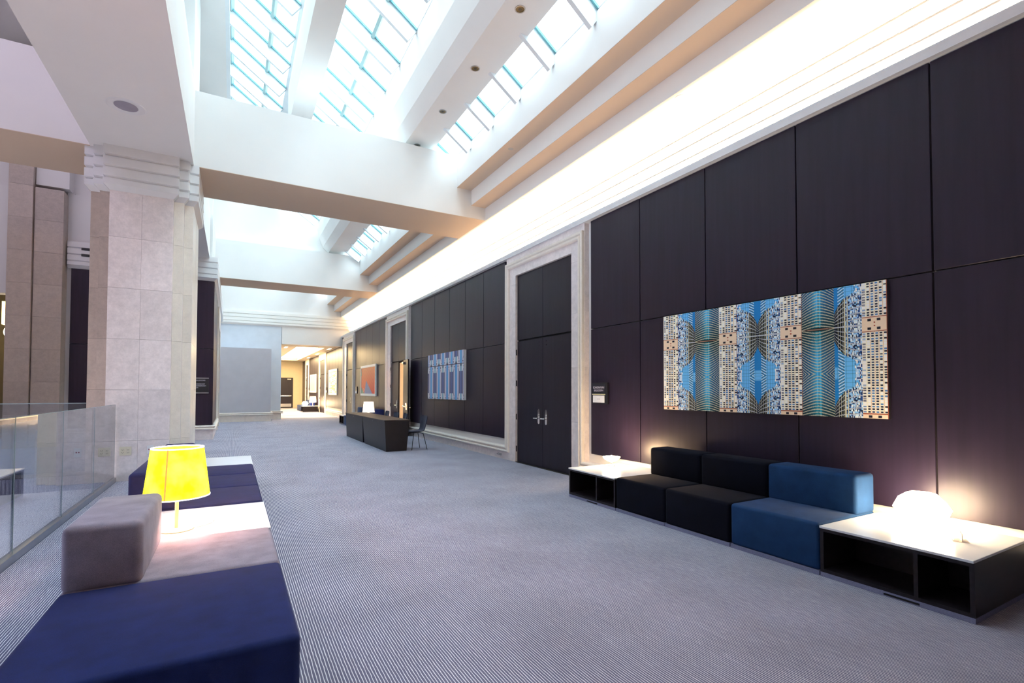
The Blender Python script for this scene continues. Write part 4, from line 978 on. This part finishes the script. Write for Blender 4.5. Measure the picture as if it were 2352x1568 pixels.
# ------------------------------------------------------------------ recessed fittings
def downlight(label, x, y, z, r=0.075, mat=BRASS, group=None):
    t = thing('downlight', label, 'ceiling light', (x, y, z), 0, group)
    MB().lathe([(r, 0.0), (r + 0.012, -0.006), (r + 0.012, 0.0), (r, 0.004)], n=24).build('trim_ring', STEEL, t)
    MB().lathe([(r, 0.0), (r * 0.8, 0.03), (r * 0.45, 0.055), (0.0, 0.06)], n=24).build('reflector', mat, t, smooth=True)
    MB().lathe([(0.0, 0.02), (r * 0.35, 0.025), (r * 0.3, 0.05), (0, 0.055)], n=16).build('bulb', BLACKM, t)
    return t
# openings are slightly below the beam so the dark reflectors read as recesses
dy = (6.10, 7.62, 9.13, 10.68, 14.0, 15.5)
dlab = ('largest dark downlight at the top edge of the photo, under the skylight beam', 'second dark downlight from the top under the skylight beam', 'third dark downlight from the top under the skylight beam', 'dark downlight just above the near cross beam', 'dark downlight seen beyond the near cross beam, the nearer one', 'dark downlight seen beyond the near cross beam, the farther one')
for y, lb_ in zip(dy, dlab):
    t = thing('downlight', lb_, 'ceiling light', (3.55, y, 7.0))
    MB().lathe([(0.078, 0.0), (0.078, -0.006), (0.062, -0.006), (0.062, 0.0)], n=28).build('trim_ring', STEEL, t)
    MB().lathe([(0.063, -0.003), (0.05, -0.0015), (0.0, -0.001)], n=28).build('reflector', BRASS, t, smooth=True)
    MB().lathe([(0.026, -0.004), (0.0, -0.004)], n=16).build('bulb', BLACKM, t)
t = thing('ceiling_speaker', 'round flush ceiling speaker in the soffit in front of the pillar', 'speaker', (-1.36, 8.72, 5.5))
MB().lathe([(0.13, 0), (0.22, -0.006), (0.235, 0.0)], n=40).build('ring', WHITEP, t)
MB().lathe([(0.14, -0.004), (0.0, -0.006)], n=40).build('grille', plain('grey_grille', (0.32, 0.30, 0.36), 0.6), t)
for y, lb_ in ((7.72, 'small pale detector disc under the inner ceiling step'),):
    t = thing('detector', lb_, 'detector', (4.61, y + 0.55, 6.15)); MB().lathe([(0.06, 0), (0.055, -0.008), (0, -0.01)], n=24).build('disc', plain('beige_disc', (0.5, 0.45, 0.4), 0.6), t)
for y, lb_ in ((4.72, 'round cove downlight near the top right, beside the bright cove'), (8.9, 'round cove downlight left of the top of the closed door')):
    t = thing('downlight', lb_, 'ceiling light', (5.29, y, 5.5)); MB().lathe([(0.08, 0), (0.08, -0.008), (0.062, -0.008), (0.062, 0)], n=24).build('trim_ring', WHITEP, t); MB().lathe([(0.062, -0.002), (0, -0.002)], n=24).build('lens', IVORY, t)
# vent slots in the far-left cornice
t = thing('vent_grille', 'two black slots in the white cornice left of the pillar', 'vent', (-3.3, 17.60, 5.15))
for z in (0.0, 0.17): MB().box(-0.35, -0.012, z, 0.35, 0.005, z + 0.07).build('slot', BLACKM, t)
